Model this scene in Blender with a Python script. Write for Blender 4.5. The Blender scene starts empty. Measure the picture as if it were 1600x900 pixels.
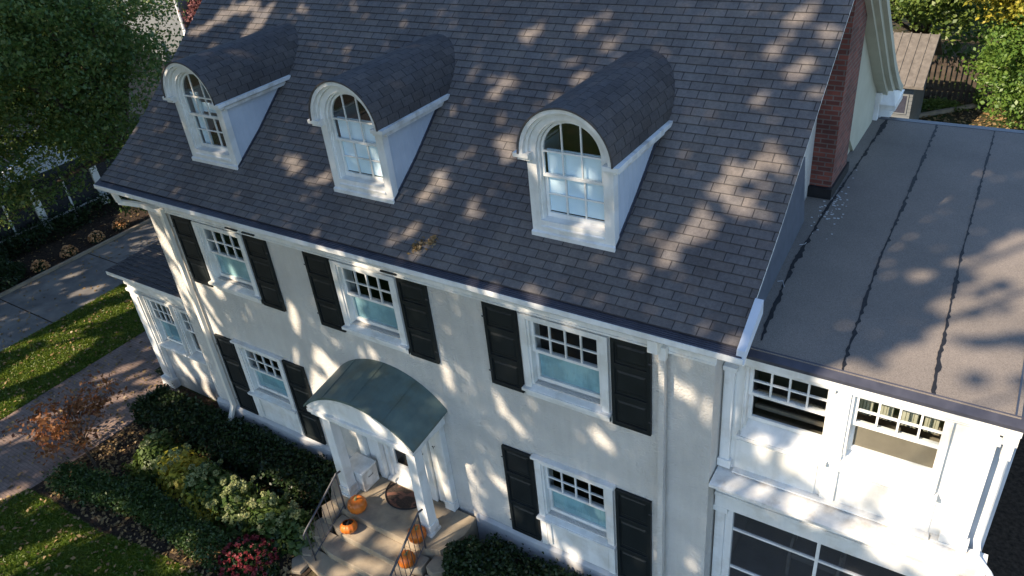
import bpy, math, random
import numpy as np
from mathutils import Vector, Matrix, noise as mnoise
rnd = random.Random(7)
sc = bpy.context.scene
ZO = 5.6                       # house heights are written from the upper shutter tops; the ground is 5.6 m below

# ------------------------------------------------------------------ camera, world, sun
R = [[0.8380661, 0.5372666, -0.0948146], [0.2200481, -0.4919065, -0.8423816], [-0.4992234, 0.6851078, -0.5304747]]
cam_d = bpy.data.cameras.new('camera'); cam = bpy.data.objects.new('camera', cam_d)
sc.collection.objects.link(cam); sc.camera = cam
m = Matrix.Identity(4)
for i in range(3):
    m[i][0] = R[0][i]; m[i][1] = -R[1][i]; m[i][2] = -R[2][i]
m[0][3], m[1][3], m[2][3] = 13.2302, -7.3966, 6.0707 + ZO
cam.matrix_world = m
cam_d.sensor_width = 36; cam_d.lens = 1215.186 / 1600 * 36
cam_d.clip_start = 0.1; cam_d.clip_end = 600

SUN_DIR = Vector((0.43, 0.90, -0.80)).normalized()       # travel direction of the light
sun_el = math.asin(-SUN_DIR.z); 
sd = bpy.data.lights.new('sun', 'SUN'); sd.energy = 5.0; sd.angle = math.radians(0.53); sd.color = (1.0, 0.83, 0.64)
so = bpy.data.objects.new('sun', sd); sc.collection.objects.link(so)
so.rotation_euler = SUN_DIR.to_track_quat('-Z', 'Y').to_euler()
w = bpy.data.worlds.new('World'); sc.world = w; w.use_nodes = True
nt = w.node_tree; bg = nt.nodes['Background']
sky = nt.nodes.new('ShaderNodeTexSky'); sky.sky_type = 'NISHITA'; sky.sun_disc = False
sky.sun_elevation = sun_el; sky.sun_rotation = math.atan2(-SUN_DIR.x, -SUN_DIR.y)
sky.air_density = 1.0; sky.dust_density = 0.4; sky.ozone_density = 3.5
nt.links.new(sky.outputs[0], bg.inputs[0]); bg.inputs[1].default_value = 0.15
sc.view_settings.view_transform = 'Standard'; sc.view_settings.look = 'None'
sc.view_settings.exposure = 0.95; sc.view_settings.gamma = 1.0
sc.render.engine = 'CYCLES'

# ------------------------------------------------------------------ helpers
WL = {}                                           # world location of every object built
def link(name, data, loc, parent):
    o = bpy.data.objects.new(name, data); sc.collection.objects.link(o)
    loc = Vector(loc); WL[o.name] = loc
    if parent is not None:
        o.parent = parent; o.location = loc - WL[parent.name]
    else: o.location = loc
    return o
def tag(o, label=None, cat=None, group=None, kind=None):
    if label: o['label'] = label
    if cat: o['category'] = cat
    if group: o['group'] = group
    if kind: o['kind'] = kind
    return o
def empty(name, loc, parent=None): return link(name, None, loc, parent)

class MB:
    """collects polygons in world space (z counted from dz)"""
    def __init__(s, dz=0.0): s.v = []; s.f = []; s.uv = []; s.dz = dz; s.mi = []
    def poly(s, pts, uv=None, mi=0):
        n = len(s.v)
        s.v += [(p[0], p[1], p[2] + s.dz) for p in pts]
        s.f.append(tuple(range(n, n + len(pts)))); s.uv.append(uv); s.mi.append(mi)
    def box(s, x0, x1, y0, y1, z0, z1, mi=0):
        a = [(x0,y0,z0),(x1,y0,z0),(x1,y1,z0),(x0,y1,z0),(x0,y0,z1),(x1,y0,z1),(x1,y1,z1),(x0,y1,z1)]
        s.hexa(a, mi)
    def hexa(s, a, mi=0):
        for q in ((0,3,2,1),(4,5,6,7),(0,1,5,4),(1,2,6,5),(2,3,7,6),(3,0,4,7)):
            s.poly([a[i] for i in q], None, mi)
    def prism(s, pts, axis, a, b, mi=0, uvf=None):
        """extrude a closed outline (2D) along axis from a to b"""
        def P(p, t):
            return {'x': (t, p[0], p[1]), 'y': (p[0], t, p[1]), 'z': (p[0], p[1], t)}[axis]
        s.poly([P(p, a) for p in pts], None, mi); s.poly([P(p, b) for p in reversed(pts)], None, mi)
        for i in range(len(pts)):
            p, q = pts[i], pts[(i+1) % len(pts)]
            s.poly([P(p, a), P(p, b), P(q, b), P(q, a)], None, mi)
    def tube(s, path, rad, n=8, caps=True, mi=0):
        path = [Vector(p) for p in path]
        if not hasattr(rad, '__len__'): rad = [rad] * len(path)
        rings = []
        for i, p in enumerate(path):
            d = (path[min(i+1, len(path)-1)] - path[max(i-1, 0)]).normalized()
            u = d.cross(Vector((0.31, 0.22, 0.93))); 
            if u.length < .05: u = d.cross(Vector((1, 0, 0)))
            u.normalize(); w_ = d.cross(u)
            rings.append([p + (u * math.cos(2*math.pi*k/n) + w_ * math.sin(2*math.pi*k/n)) * rad[i] for k in range(n)])
        for i in range(len(rings) - 1):
            for k in range(n):
                s.poly([rings[i][k], rings[i][(k+1) % n], rings[i+1][(k+1) % n], rings[i+1][k]], None, mi)
        if caps: s.poly(list(reversed(rings[0])), None, mi); s.poly(rings[-1], None, mi)
    def pieces(s):
        """faces grouped into pieces that touch"""
        key = {}; par = list(range(len(s.f)))
        def find(i):
            while par[i] != i: par[i] = par[par[i]]; i = par[i]
            return i
        for i, f in enumerate(s.f):
            for k in f:
                p = tuple(round(c, 4) for c in s.v[k])
                if p in key: par[find(i)] = find(key[p])
                else: key[p] = i
        gs = {}
        for i in range(len(s.f)): gs.setdefault(find(i), []).append(i)
        gs = list(gs.values())
        if len(gs) > 60: return gs
        def bb(g):
            v = np.array([s.v[k] for i in g for k in s.f[i]]); return v.min(0)-.006, v.max(0)+.006
        ch = True
        while ch:
            ch = False; B = [bb(g) for g in gs]
            for i in range(len(gs)):
                for j in range(i+1, len(gs)):
                    if np.all(B[i][0] <= B[j][1]) and np.all(B[j][0] <= B[i][1]):
                        gs[i] = gs[i]+gs[j]; gs.pop(j); ch = True; break
                if ch: break
        return gs
    def ring(s, inner, outer, y0, y1, mi=0):
        """board between two outlines (x,z) of equal length, from y0 (front) to y1"""
        n = len(inner)
        for i in range(n - 1):
            a, b, c, d = inner[i], inner[i+1], outer[i+1], outer[i]
            s.poly([(a[0],y0,a[1]),(b[0],y0,b[1]),(c[0],y0,c[1]),(d[0],y0,d[1])], None, mi)
            s.poly([(d[0],y1,d[1]),(c[0],y1,c[1]),(b[0],y1,b[1]),(a[0],y1,a[1])], None, mi)
            s.poly([(a[0],y1,a[1]),(b[0],y1,b[1]),(b[0],y0,b[1]),(a[0],y0,a[1])], None, mi)
            s.poly([(d[0],y0,d[1]),(c[0],y0,c[1]),(c[0],y1,c[1]),(d[0],y1,d[1])], None, mi)
        for i in (0, n-1):
            a, d = inner[i], outer[i]
            s.poly([(a[0],y0,a[1]),(d[0],y0,d[1]),(d[0],y1,d[1]),(a[0],y1,a[1])], None, mi)
    def build(s, name, mat, parent=None, origin=None, smooth=False, bevel=0, split=True):
        if split and parent is not None and len(s.f) < 3000:
            gs = s.pieces()
            if 1 < len(gs) <= 12:
                first = None
                for g in gs:
                    q = MB(); 
                    for i in g: q.poly([s.v[k] for k in s.f[i]], s.uv[i], s.mi[i])
                    o = q.build(name, mat, parent, None, smooth, bevel, False)
                    first = first or o
                return first
        if origin is None:
            v = np.array(s.v); origin = ((v[:,0].min()+v[:,0].max())/2, (v[:,1].min()+v[:,1].max())/2, v[:,2].min())
        me = bpy.data.meshes.new(name)
        me.from_pydata([(a-origin[0], b-origin[1], c-origin[2]) for a, b, c in s.v], [], s.f)
        if any(u is not None for u in s.uv):
            ul = me.uv_layers.new(name='UVMap'); k = 0
            for f, u in zip(s.f, s.uv):
                for j in range(len(f)):
                    if u is not None: ul.data[k].uv = u[j]
                    k += 1
        for mm in (mat if isinstance(mat, (list, tuple)) else [mat]): me.materials.append(mm)
        me.polygons.foreach_set('material_index', s.mi)
        if smooth: me.polygons.foreach_set('use_smooth', [True]*len(me.polygons))
        o = link(name, me, origin, parent)
        if bevel or smooth:
            import bmesh
            bm = bmesh.new(); bm.from_mesh(me); bmesh.ops.remove_doubles(bm, verts=bm.verts, dist=1e-4); 
            if not smooth: bmesh.ops.recalc_face_normals(bm, faces=bm.faces)
            bm.to_mesh(me); bm.free()
        if bevel:
            b = o.modifiers.new('bevel', 'BEVEL'); b.width = bevel; b.segments = 2; b.limit_method = 'ANGLE'
        return o
def H(): return MB(ZO)

# ------------------------------------------------------------------ materials
def newmat(name):
    mt = bpy.data.materials.new(name); mt.use_nodes = True
    return mt, mt.node_tree, mt.node_tree.nodes['Principled BSDF']
def N(nt, t, **k):
    n = nt.nodes.new(t)
    for a, b in k.items(): setattr(n, a, b)
    return n
def ramp(nt, src, stops, interp='LINEAR'):
    r = N(nt, 'ShaderNodeValToRGB'); r.color_ramp.interpolation = interp
    e = r.color_ramp.elements
    while len(e) < len(stops): e.new(0.5)
    for el, (p, c) in zip(e, stops): el.position = p; el.color = (*c, 1)
    nt.links.new(src, r.inputs[0]); return r.outputs[0]
def math_(nt, op, a, b=None, c=None):
    n = N(nt, 'ShaderNodeMath', operation=op)
    for i, x in enumerate((a, b, c)):
        if x is None: continue
        if isinstance(x, (int, float)): n.inputs[i].default_value = x
        else: nt.links.new(x, n.inputs[i])
    return n.outputs[0]
def mixc(nt, f, a, b, mode='MIX'):
    n = N(nt, 'ShaderNodeMix', data_type='RGBA', blend_type=mode)
    for i, x in ((0, f), (6, a), (7, b)):
        if isinstance(x, (int, float)): n.inputs[i].default_value = x
        elif isinstance(x, tuple): n.inputs[i].default_value = (*x, 1)
        else: nt.links.new(x, n.inputs[i])
    return n.outputs[2]
def noise(nt, scale, detail=4, rough=.55, vec=None, dist=0):
    n = N(nt, 'ShaderNodeTexNoise'); n.inputs['Scale'].default_value = scale
    n.inputs['Detail'].default_value = detail; n.inputs['Roughness'].default_value = rough
    n.inputs['Distortion'].default_value = dist
    if vec is None:
        g = N(nt, 'ShaderNodeNewGeometry'); vec = g.outputs['Position']
    nt.links.new(vec, n.inputs['Vector']); return n.outputs['Fac']
def bump(nt, bsdf, h, strength=.4, dist=.01):
    b = N(nt, 'ShaderNodeBump'); b.inputs['Strength'].default_value = strength; b.inputs['Distance'].default_value = dist
    nt.links.new(h, b.inputs['Height']); nt.links.new(b.outputs[0], bsdf.inputs['Normal'])
def scalevec(nt, s):
    g = N(nt, 'ShaderNodeNewGeometry'); v = N(nt, 'ShaderNodeVectorMath', operation='MULTIPLY')
    nt.links.new(g.outputs['Position'], v.inputs[0]); v.inputs[1].default_value = s; return v.outputs[0]
def mottled(name, c0, c1, scale=3, rough=.8, bs=60, bst=.2, bd=.004, spec=.3, c2=None, s2=.6, amt2=.5, streak=0):
    mt, nt, b = newmat(name)
    col = ramp(nt, noise(nt, scale, 6), [(.3, c0), (.7, c1)])
    if c2: 
        f = ramp(nt, noise(nt, s2, 5, .6), [(.48, (0,0,0)), (.62, (amt2,)*3)])
        col = mixc(nt, f, col, c2)
    if streak:      # rain streaks running down the surface
        sf = ramp(nt, noise(nt, 1.0, 6, .65, scalevec(nt, (5.5, 5.5, .55))), [(.42, (1-streak, 1-streak*.98, 1-streak*.92)), (.58, (1,1,1))])
        col = mixc(nt, 1.0, col, sf, 'MULTIPLY')
    nt.links.new(col, b.inputs['Base Color']); b.inputs['Roughness'].default_value = rough
    b.inputs['Specular IOR Level'].default_value = spec
    if bs: bump(nt, b, noise(nt, bs, 4), bst, bd)
    return mt

M = {}
M['paint'] = mottled('white_paint', (.74,.74,.70), (.82,.82,.79), 2.2, .55, 90, .08, .003, .35, c2=(.56,.53,.45), s2=2.4, amt2=.45, streak=.08)
M['cream'] = mottled('cream_paint', (.68,.65,.56), (.74,.71,.63), 2.0, .6, 0, spec=.3)
M['dirty_paint'] = mottled('weathered_white_paint', (.70,.69,.64), (.80,.79,.75), 5, .6, 40, .15, .004, .3, c2=(.36,.30,.22), s2=3.2, amt2=.5, streak=.12)
M['stucco'] = mottled('stucco', (.58,.555,.505), (.66,.64,.59), 1.3, .9, 30, 1.0, .028, .2, c2=(.47,.46,.43), s2=.55, amt2=.4, streak=.05)
M['foundation'] = mottled('foundation_render', (.40,.40,.40), (.52,.52,.51), 3, .85, 30, .5, .01, .2)
M['shutter'] = mottled('shutter_paint', (.008,.011,.012), (.014,.018,.019), 4, .5, 0, spec=.32)
M['metal_dark'] = mottled('dark_metal', (.03,.032,.045), (.05,.052,.07), 6, .4, 0, spec=.5)
M['iron'] = mottled('wrought_iron', (.03,.03,.035), (.06,.06,.065), 20, .4, 0, spec=.6)
M['trim_metal'] = mottled('flashing_metal', (.07,.085,.11), (.11,.125,.16), 5, .38, 0, spec=.6)
M['concrete'] = mottled('old_stone_slab', (.28,.225,.155), (.38,.315,.225), 3.5, .85, 45, .5, .012, .25, c2=(.15,.135,.115), s2=1.4, amt2=.6)
M['asphalt'] = mottled('driveway_concrete', (.11,.105,.10), (.18,.17,.155), 2.2, .9, 60, .4, .008, .2, c2=(.26,.24,.21), s2=.9, amt2=.5)
M['mulch'] = mottled('mulch', (.018,.013,.010), (.07,.05,.035), 14, .95, 30, 1.0, .04, .1)
M['soil'] = mottled('ground_soil', (.035,.028,.018), (.09,.07,.04), 6, .95, 20, .8, .03, .1, c2=(.03,.06,.012), s2=.5, amt2=.8)
M['lawn'] = mottled('lawn_turf', (.035,.075,.008), (.09,.15,.016), 9, .95, 80, 1.0, .03, .1, c2=(.16,.13,.04), s2=1.6, amt2=.45)
M['dark_room'] = mottled('dark_room', (.018,.016,.014), (.035,.03,.026), 2, .9, 0)
M['bark'] = mottled('bark', (.05,.038,.028), (.12,.095,.07), 12, .9, 18, 1., .03, .2)
M['wood'] = mottled('grey_wood', (.10,.088,.074), (.17,.15,.125), 6, .85, 20, .4, .01, .2)
M['copper'] = mottled('patina_metal', (.070,.105,.100), (.115,.165,.148), 3.5, .5, 30, .12, .006, .45, c2=(.10,.11,.075), s2=2.6, amt2=.5)
M['pumpkin'] = mottled('pumpkin_skin', (.50,.12,.012), (.66,.18,.02), 7, .4, 0, spec=.5)
M['stem'] = mottled('pumpkin_stem', (.20,.17,.06), (.3,.25,.10), 20, .8, 0)
M['tan'] = mottled('tan_blind', (.15,.125,.09), (.21,.175,.125), 3, .8, 0)
M['curtain'] = mottled('curtain', (.30,.285,.20), (.42,.40,.30), 4, .9, 0)
M['blind'] = mottled('pale_blind', (.70,.84,.95), (.80,.92,.98), 2, .7, 0)
M['screen_shade'] = mottled('lower_sash_shade', (.30,.56,.64), (.42,.68,.74), 1.3, .7, 0, c2=(.55,.72,.68), s2=2.2, amt2=.6)  # paler mottling in place of reflected light
def shademat():
    mt, nt, b = newmat('lower_sash_shade')
    c = ramp(nt, noise(nt, .55, 3), [(.35, (.15,.31,.38)), (.5, (.22,.41,.47)), (.65, (.36,.52,.52))])
    c2 = ramp(nt, noise(nt, 2.6, 4), [(.45, (.82,.82,.82)), (.6, (1.12,1.12,1.1))])  # mottling stands in for light reflected on the panes
    nt.links.new(mixc(nt, 1.0, c, c2, 'MULTIPLY'), b.inputs['Base Color']); b.inputs['Roughness'].default_value = .7
    bump(nt, b, noise(nt, 1.0, 3, .5, scalevec(nt, (16, 16, 1.6))), .9, .03); return mt
M['screen_shade'] = shademat()
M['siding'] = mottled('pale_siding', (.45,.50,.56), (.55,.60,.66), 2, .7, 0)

M['grey_siding'] = mottled('grey_siding', (.13,.14,.14), (.18,.19,.19), 2, .7, 0)
M['cream_dark'] = mottled('shaded_cream_paint', (.42,.41,.32), (.50,.49,.39), 2, .7, 0)  # cream paint, gable shade put into a darker tone
M['fence'] = mottled('dark_fence_wood', (.045,.035,.028), (.10,.078,.060), 5, .85, 20, .4, .01, .2)
def shingle(name, w, h, cols, gap=.045, uoff=0.0, patch=.5):
    mt, nt, b = newmat(name)
    uv = N(nt, 'ShaderNodeUVMap'); sx = N(nt, 'ShaderNodeSeparateXYZ'); nt.links.new(uv.outputs[0], sx.inputs[0])
    v = math_(nt, 'DIVIDE', sx.outputs[1], h); row = math_(nt, 'FLOOR', v); fv = math_(nt, 'FRACT', v)
    wn = N(nt, 'ShaderNodeTexWhiteNoise', noise_dimensions='1D'); nt.links.new(row, wn.inputs['W'])
    u = math_(nt, 'ADD', math_(nt, 'DIVIDE', sx.outputs[0], w), math_(nt, 'MULTIPLY', row, .5))
    u = math_(nt, 'ADD', u, math_(nt, 'MULTIPLY', wn.outputs[0], .14))
    col = math_(nt, 'FLOOR', u); fu = math_(nt, 'FRACT', u)
    cv = N(nt, 'ShaderNodeCombineXYZ'); nt.links.new(col, cv.inputs[0]); nt.links.new(row, cv.inputs[1])
    w2 = N(nt, 'ShaderNodeTexWhiteNoise', noise_dimensions='3D'); nt.links.new(cv.outputs[0], w2.inputs['Vector'])
    c = ramp(nt, w2.outputs['Value'], [(i/(len(cols)-1), k) for i, k in enumerate(cols)])
    gr = ramp(nt, noise(nt, 160, 3, .7), [(.25, (.72,.72,.72)), (.75, (1.28,1.28,1.28))])
    c = mixc(nt, 1.0, c, gr, 'MULTIPLY')
    big = ramp(nt, noise(nt, .7, 5, .6), [(.3, (.80,.80,.82)), (.7, (1.2,1.18,1.14))])
    c = mixc(nt, patch*2 if patch < .5 else 1.0, c, big, 'MULTIPLY')
    st = ramp(nt, noise(nt, 1.0, 6, .65, scalevec(nt, (3.2, .5, .5))), [(.38, (.84,.84,.85)), (.60, (1.10,1.09,1.06))])
    c = mixc(nt, .8, c, st, 'MULTIPLY')
    sc_ = ramp(nt, noise(nt, 22, 3, .7), [(.30, (.84,.83,.82)), (.70, (1.16,1.15,1.13))])
    c = mixc(nt, 1.0, c, sc_, 'MULTIPLY')
    # slot between tabs, and the butt edge's shadow line drawn in the colour
    s1 = math_(nt, 'LESS_THAN', fu, gap); 
    wob = math_(nt, 'MULTIPLY', noise(nt, 14, 2), .11)
    s2 = math_(nt, 'LESS_THAN', fv, math_(nt, 'ADD', wob, .015))
    s = math_(nt, 'MAXIMUM', s1, s2)
    c = mixc(nt, math_(nt, 'MULTIPLY', math_(nt, 'MAXIMUM', math_(nt, 'MULTIPLY', s1, .76), math_(nt, 'MULTIPLY', s2, .46)), 1.0), c, (.012,.012,.014))
    nt.links.new(c, b.inputs['Base Color']); b.inputs['Roughness'].default_value = .82
    b.inputs['Specular IOR Level'].default_value = .25
    hgt = math_(nt, 'ADD', math_(nt, 'SUBTRACT', 1.0, s), math_(nt, 'MULTIPLY', noise(nt, 120, 3), .35))
    bump(nt, b, hgt, .5, .008)
    return mt
SH = [(.112,.104,.100), (.134,.126,.123), (.122,.114,.113), (.150,.136,.127), (.112,.101,.095), (.136,.131,.131)]
M['shingle'] = shingle('asphalt_shingle', .30, .127, SH)
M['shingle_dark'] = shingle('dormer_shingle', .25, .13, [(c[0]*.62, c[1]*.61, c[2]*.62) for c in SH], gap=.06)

def flatroof():
    mt, nt, b = newmat('roll_roofing')
    c = ramp(nt, noise(nt, 90, 3, .8), [(.3, (.118,.106,.093)), (.7, (.275,.24,.205))])
    big = ramp(nt, noise(nt, .6, 6, .6), [(.3, (.82,.82,.82)), (.7, (1.12,1.1,1.08))])
    c = mixc(nt, 1.0, c, big, 'MULTIPLY')
    nt.links.new(c, b.inputs['Base Color']); b.inputs['Roughness'].default_value = .9
    b.inputs['Specular IOR Level'].default_value = .2
    bump(nt, b, noise(nt, 110, 3), .5, .004); return mt
M['flat'] = flatroof()
M['tar'] = mottled('tar', (.006,.006,.008), (.014,.014,.016), 10, .7, 30, .4, .01, .4)

def brickmat(name, c1, c2, mortar, scale, axes):
    mt, nt, b = newmat(name)
    g = N(nt, 'ShaderNodeNewGeometry'); s = N(nt, 'ShaderNodeSeparateXYZ'); nt.links.new(g.outputs['Position'], s.inputs[0])
    cb = N(nt, 'ShaderNodeCombineXYZ')
    if axes == 'wall':
        nt.links.new(math_(nt, 'ADD', s.outputs[0], s.outputs[1]), cb.inputs[0]); nt.links.new(s.outputs[2], cb.inputs[1])
    else:
        nt.links.new(s.outputs[0], cb.inputs[0]); nt.links.new(s.outputs[1], cb.inputs[1])
    t = N(nt, 'ShaderNodeTexBrick'); nt.links.new(cb.outputs[0], t.inputs['Vector'])
    t.inputs['Color1'].default_value = (*c1, 1); t.inputs['Color2'].default_value = (*c2, 1); t.inputs['Mortar'].default_value = (*mortar, 1)
    t.inputs['Scale'].default_value = 1; t.inputs['Brick Width'].default_value = scale; t.inputs['Row Height'].default_value = scale*.36
    t.inputs['Mortar Size'].default_value = scale*.045; t.inputs['Bias'].default_value = 0
    c = mixc(nt, 1.0, t.outputs[0], ramp(nt, noise(nt, 2.4, 5), [(.3, (.65,.65,.65)), (.7, (1.3,1.25,1.2))]), 'MULTIPLY')
    nt.links.new(c, b.inputs['Base Color']); b.inputs['Roughness'].default_value = .85
    bump(nt, b, math_(nt, 'SUBTRACT', 1.0, t.outputs['Fac']), .6, .012); return mt
M['brick'] = brickmat('chimney_brick', (.21,.060,.042), (.095,.030,.024), (.14,.11,.10), .215, 'wall')
M['paver'] = brickmat('brick_paver', (.19,.135,.11), (.23,.165,.135), (.15,.115,.095), .20, 'flat')

def glassmat(name, tint=(1,1,1), refl=.16):
    mt, nt, b = newmat(name); nt.nodes.remove(b)
    out = nt.nodes['Material Output']; tr = N(nt, 'ShaderNodeBsdfTransparent'); tr.inputs[0].default_value = (*tint, 1)
    gl = N(nt, 'ShaderNodeBsdfGlossy'); gl.inputs['Roughness'].default_value = .02
    fr = N(nt, 'ShaderNodeLayerWeight'); fr.inputs[0].default_value = .5
    f = math_(nt, 'ADD', math_(nt, 'MULTIPLY', math_(nt, 'POWER', fr.outputs['Facing'], 4.0), .95), .055)
    mx = N(nt, 'ShaderNodeMixShader'); nt.links.new(f, mx.inputs[0]); nt.links.new(tr.outputs[0], mx.inputs[1]); nt.links.new(gl.outputs[0], mx.inputs[2])
    nm = N(nt, 'ShaderNodeBump'); nm.inputs['Strength'].default_value = .05; nm.inputs['Distance'].default_value = .01
    nt.links.new(noise(nt, 2.5, 1), nm.inputs['Height']); nt.links.new(nm.outputs[0], gl.inputs['Normal'])
    nt.links.new(mx.outputs[0], out.inputs[0]); return mt
M['glass'] = glassmat('window_glass', (.93,.97,.98))
def screenmat(name, dens=.72):
    mt, nt, b = newmat(name); out = nt.nodes['Material Output']; tr = N(nt, 'ShaderNodeBsdfTransparent')
    b.inputs['Base Color'].default_value = (.028,.030,.034, 1); b.inputs['Roughness'].default_value = .6
    mx = N(nt, 'ShaderNodeMixShader'); mx.inputs[0].default_value = dens
    nt.links.new(tr.outputs[0], mx.inputs[1]); nt.links.new(b.outputs[0], mx.inputs[2]); nt.links.new(mx.outputs[0], out.inputs[0]); return mt
M['screen'] = screenmat('insect_screen')

def leafmat(name, cols, trans=.35, nscale=.9):
    mt, nt, b = newmat(name); nt.nodes.remove(b); out = nt.nodes['Material Output']
    g = N(nt, 'ShaderNodeNewGeometry')
    f = math_(nt, 'ADD', math_(nt, 'MULTIPLY', g.outputs['Random Per Island'], .55), math_(nt, 'MULTIPLY', noise(nt, nscale, 3), .6))
    c = ramp(nt, math_(nt, 'SUBTRACT', f, .08), [(i/(len(cols)-1), k) for i, k in enumerate(cols)])
    d = N(nt, 'ShaderNodeBsdfDiffuse'); t = N(nt, 'ShaderNodeBsdfTranslucent'); s = N(nt, 'ShaderNodeBsdfGlossy'); s.inputs['Roughness'].default_value = .45
    nt.links.new(c, d.inputs[0]); nt.links.new(c, t.inputs[0]); s.inputs[0].default_value = (.5,.5,.5,1)
    m1 = N(nt, 'ShaderNodeMixShader'); m1.inputs[0].default_value = trans; nt.links.new(d.outputs[0], m1.inputs[1]); nt.links.new(t.outputs[0], m1.inputs[2])
    m2 = N(nt, 'ShaderNodeMixShader'); m2.inputs[0].default_value = .05; nt.links.new(m1.outputs[0], m2.inputs[1]); nt.links.new(s.outputs[0], m2.inputs[2])
    nt.links.new(m2.outputs[0], out.inputs[0]); return mt
M['oak'] = leafmat('oak_leaves', [(.035,.078,.018), (.062,.125,.028), (.10,.165,.038), (.16,.20,.05), (.20,.17,.07)])
M['oak_far'] = leafmat('bright_green_leaves', [(.05,.11,.016), (.095,.18,.028), (.15,.24,.04), (.21,.28,.05)])
M['yellow'] = leafmat('yellow_leaves', [(.14,.19,.03), (.30,.30,.04), (.48,.40,.05), (.55,.44,.06)])
M['ivy'] = leafmat('lime_leaves', [(.05,.085,.015), (.10,.16,.03), (.17,.23,.045), (.22,.28,.06)])
M['box'] = leafmat('boxwood_leaves', [(.010,.022,.007), (.018,.036,.010), (.028,.052,.013), (.04,.065,.02)], .15, 3)
M['box_light'] = leafmat('young_boxwood_leaves', [(.02,.042,.010), (.034,.066,.014), (.05,.09,.02), (.07,.11,.03)], .2, 3)
M['hyd'] = leafmat('hydrangea_leaves', [(.03,.055,.012), (.055,.095,.018), (.09,.135,.03), (.15,.16,.04)], .25, 2)
M['hydflower'] = leafmat('hydrangea_flowers', [(.13,.15,.045), (.20,.23,.08), (.27,.30,.13), (.36,.30,.15)], .2, 3)
M['mumflower'] = leafmat('red_flowers', [(.08,.010,.013), (.16,.018,.022), (.22,.028,.035), (.28,.07,.05)], .1, 4)
M['mumorange'] = leafmat('orange_flowers', [(.50,.24,.10), (.62,.34,.15), (.70,.42,.22)], .1, 6)
M['maple'] = leafmat('maple_leaves', [(.09,.028,.014), (.18,.065,.025), (.28,.12,.04), (.34,.18,.08)], .35, 1.5)
M['purple'] = leafmat('purple_leaves', [(.16,.06,.055), (.28,.12,.11), (.36,.18,.16)], .3, 2)
M['dryleaf'] = leafmat('dry_leaves', [(.10,.06,.025), (.20,.13,.055), (.32,.22,.10), (.30,.17,.06)], .1, 5)
M['grass'] = leafmat('grass_blades', [(.045,.085,.006), (.085,.14,.010), (.14,.19,.016), (.20,.20,.035)], .3, 2.5)

# ------------------------------------------------------------------ foliage helpers
def leaves(name, pts, size, mat, parent=None, origin=None, seed=1, up=0.35, jit=.45, aspect=.62):
    """a mesh of small pointed leaf faces, one at every point"""
    rg = np.random.default_rng(seed); n = len(pts); P = np.asarray(pts, float)
    nrm = rg.normal(size=(n,3)); nrm[:,2] += up*2; nrm /= np.linalg.norm(nrm, axis=1)[:,None]
    t = rg.normal(size=(n,3)); a = np.cross(nrm, t); a /= np.linalg.norm(a, axis=1)[:,None]; b = np.cross(nrm, a)
    s = size * (1 + jit*rg.uniform(-1, 1, n))[:,None] / 2
    fold = nrm * s * .25
    V = np.stack([P - a*s, P + b*s*aspect + fold, P + a*s, P - b*s*aspect + fold], 1).reshape(-1,3)
    if origin is None: origin = (P[:,0].mean(), P[:,1].mean(), P[:,2].min())
    V = V - np.array(origin)
    me = bpy.data.meshes.new(name)
    me.vertices.add(n*4); me.vertices.foreach_set('co', V.ravel())
    me.loops.add(n*4); me.loops.foreach_set('vertex_index', np.arange(n*4))
    me.polygons.add(n); me.polygons.foreach_set('loop_start', np.arange(n)*4); me.polygons.foreach_set('loop_total', np.full(n, 4))
    me.update(); me.materials.append(mat)
    return link(name, me, origin, parent)
def crown_pts(blobs, nclump, per, spread, seed=1, shell=.55, gapf=None):
    """leaf positions gathered in clumps through a set of ellipsoids (cx,cy,cz,rx,ry,rz)"""
    rg = np.random.default_rng(seed); vol = np.array([b[3]*b[4]*b[5] for b in blobs]) ** .7; vol /= vol.sum()
    idx = rg.choice(len(blobs), nclump, p=vol); d = rg.normal(size=(nclump,3)); d /= np.linalg.norm(d, axis=1)[:,None]
    r = (shell + (1-shell)*rg.random(nclump)) ** .8
    B = np.array(blobs)[idx]; c = B[:,:3] + d*r[:,None]*B[:,3:]
    k = (per * rg.uniform(.4, 1.6, nclump)).astype(int); P = np.repeat(c, k, 0); 
    sp = np.repeat(spread*rg.uniform(.6,1.3,nclump), k)[:,None]
    P = P + rg.normal(size=P.shape)*sp*np.array([1,1,.65])
    return P, c
def tree(name, base, blobs, nclump, per, spread, leaf, mat, label, cat='tree', group=None, seed=1, trunk_r=.22, fork=.4, nlimb=26, shell=.5, bark='bark', filt=None):
    root = empty(name, base); tag(root, label, cat, group)
    P, c = crown_pts(blobs, nclump, per, spread, seed, shell)
    if filt is not None: P = P[filt(P)]
    rr = random.Random(seed)
    cen = Vector(np.mean(np.array(blobs)[:,:3], axis=0)); b = Vector(base)
    fk = b.lerp(Vector((cen.x, cen.y, cen.z)), fork)
    mb = MB(); mb.tube([b - Vector((0,0,.3)), b.lerp(fk, .4) + Vector((.05,.03,0)), fk], [trunk_r*1.25, trunk_r*.95, trunk_r*.8], 10)
    mb.build('trunk', M[bark], root, base)
    mb = MB()
    sel = rr.sample(range(len(c)), min(nlimb, len(c)))
    for i in sel:
        e = Vector(c[i]); mid = fk.lerp(e, .5) + Vector((rr.uniform(-.3,.3), rr.uniform(-.3,.3), rr.uniform(0,.4)))
        mb.tube([fk, mid, e], [trunk_r*.42, trunk_r*.2, trunk_r*.05], 5, False)
    mb.build('limbs', M[bark], root, tuple(fk))
    leaves('crown', P, leaf, M[mat], root, None, seed)
    return root
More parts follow.
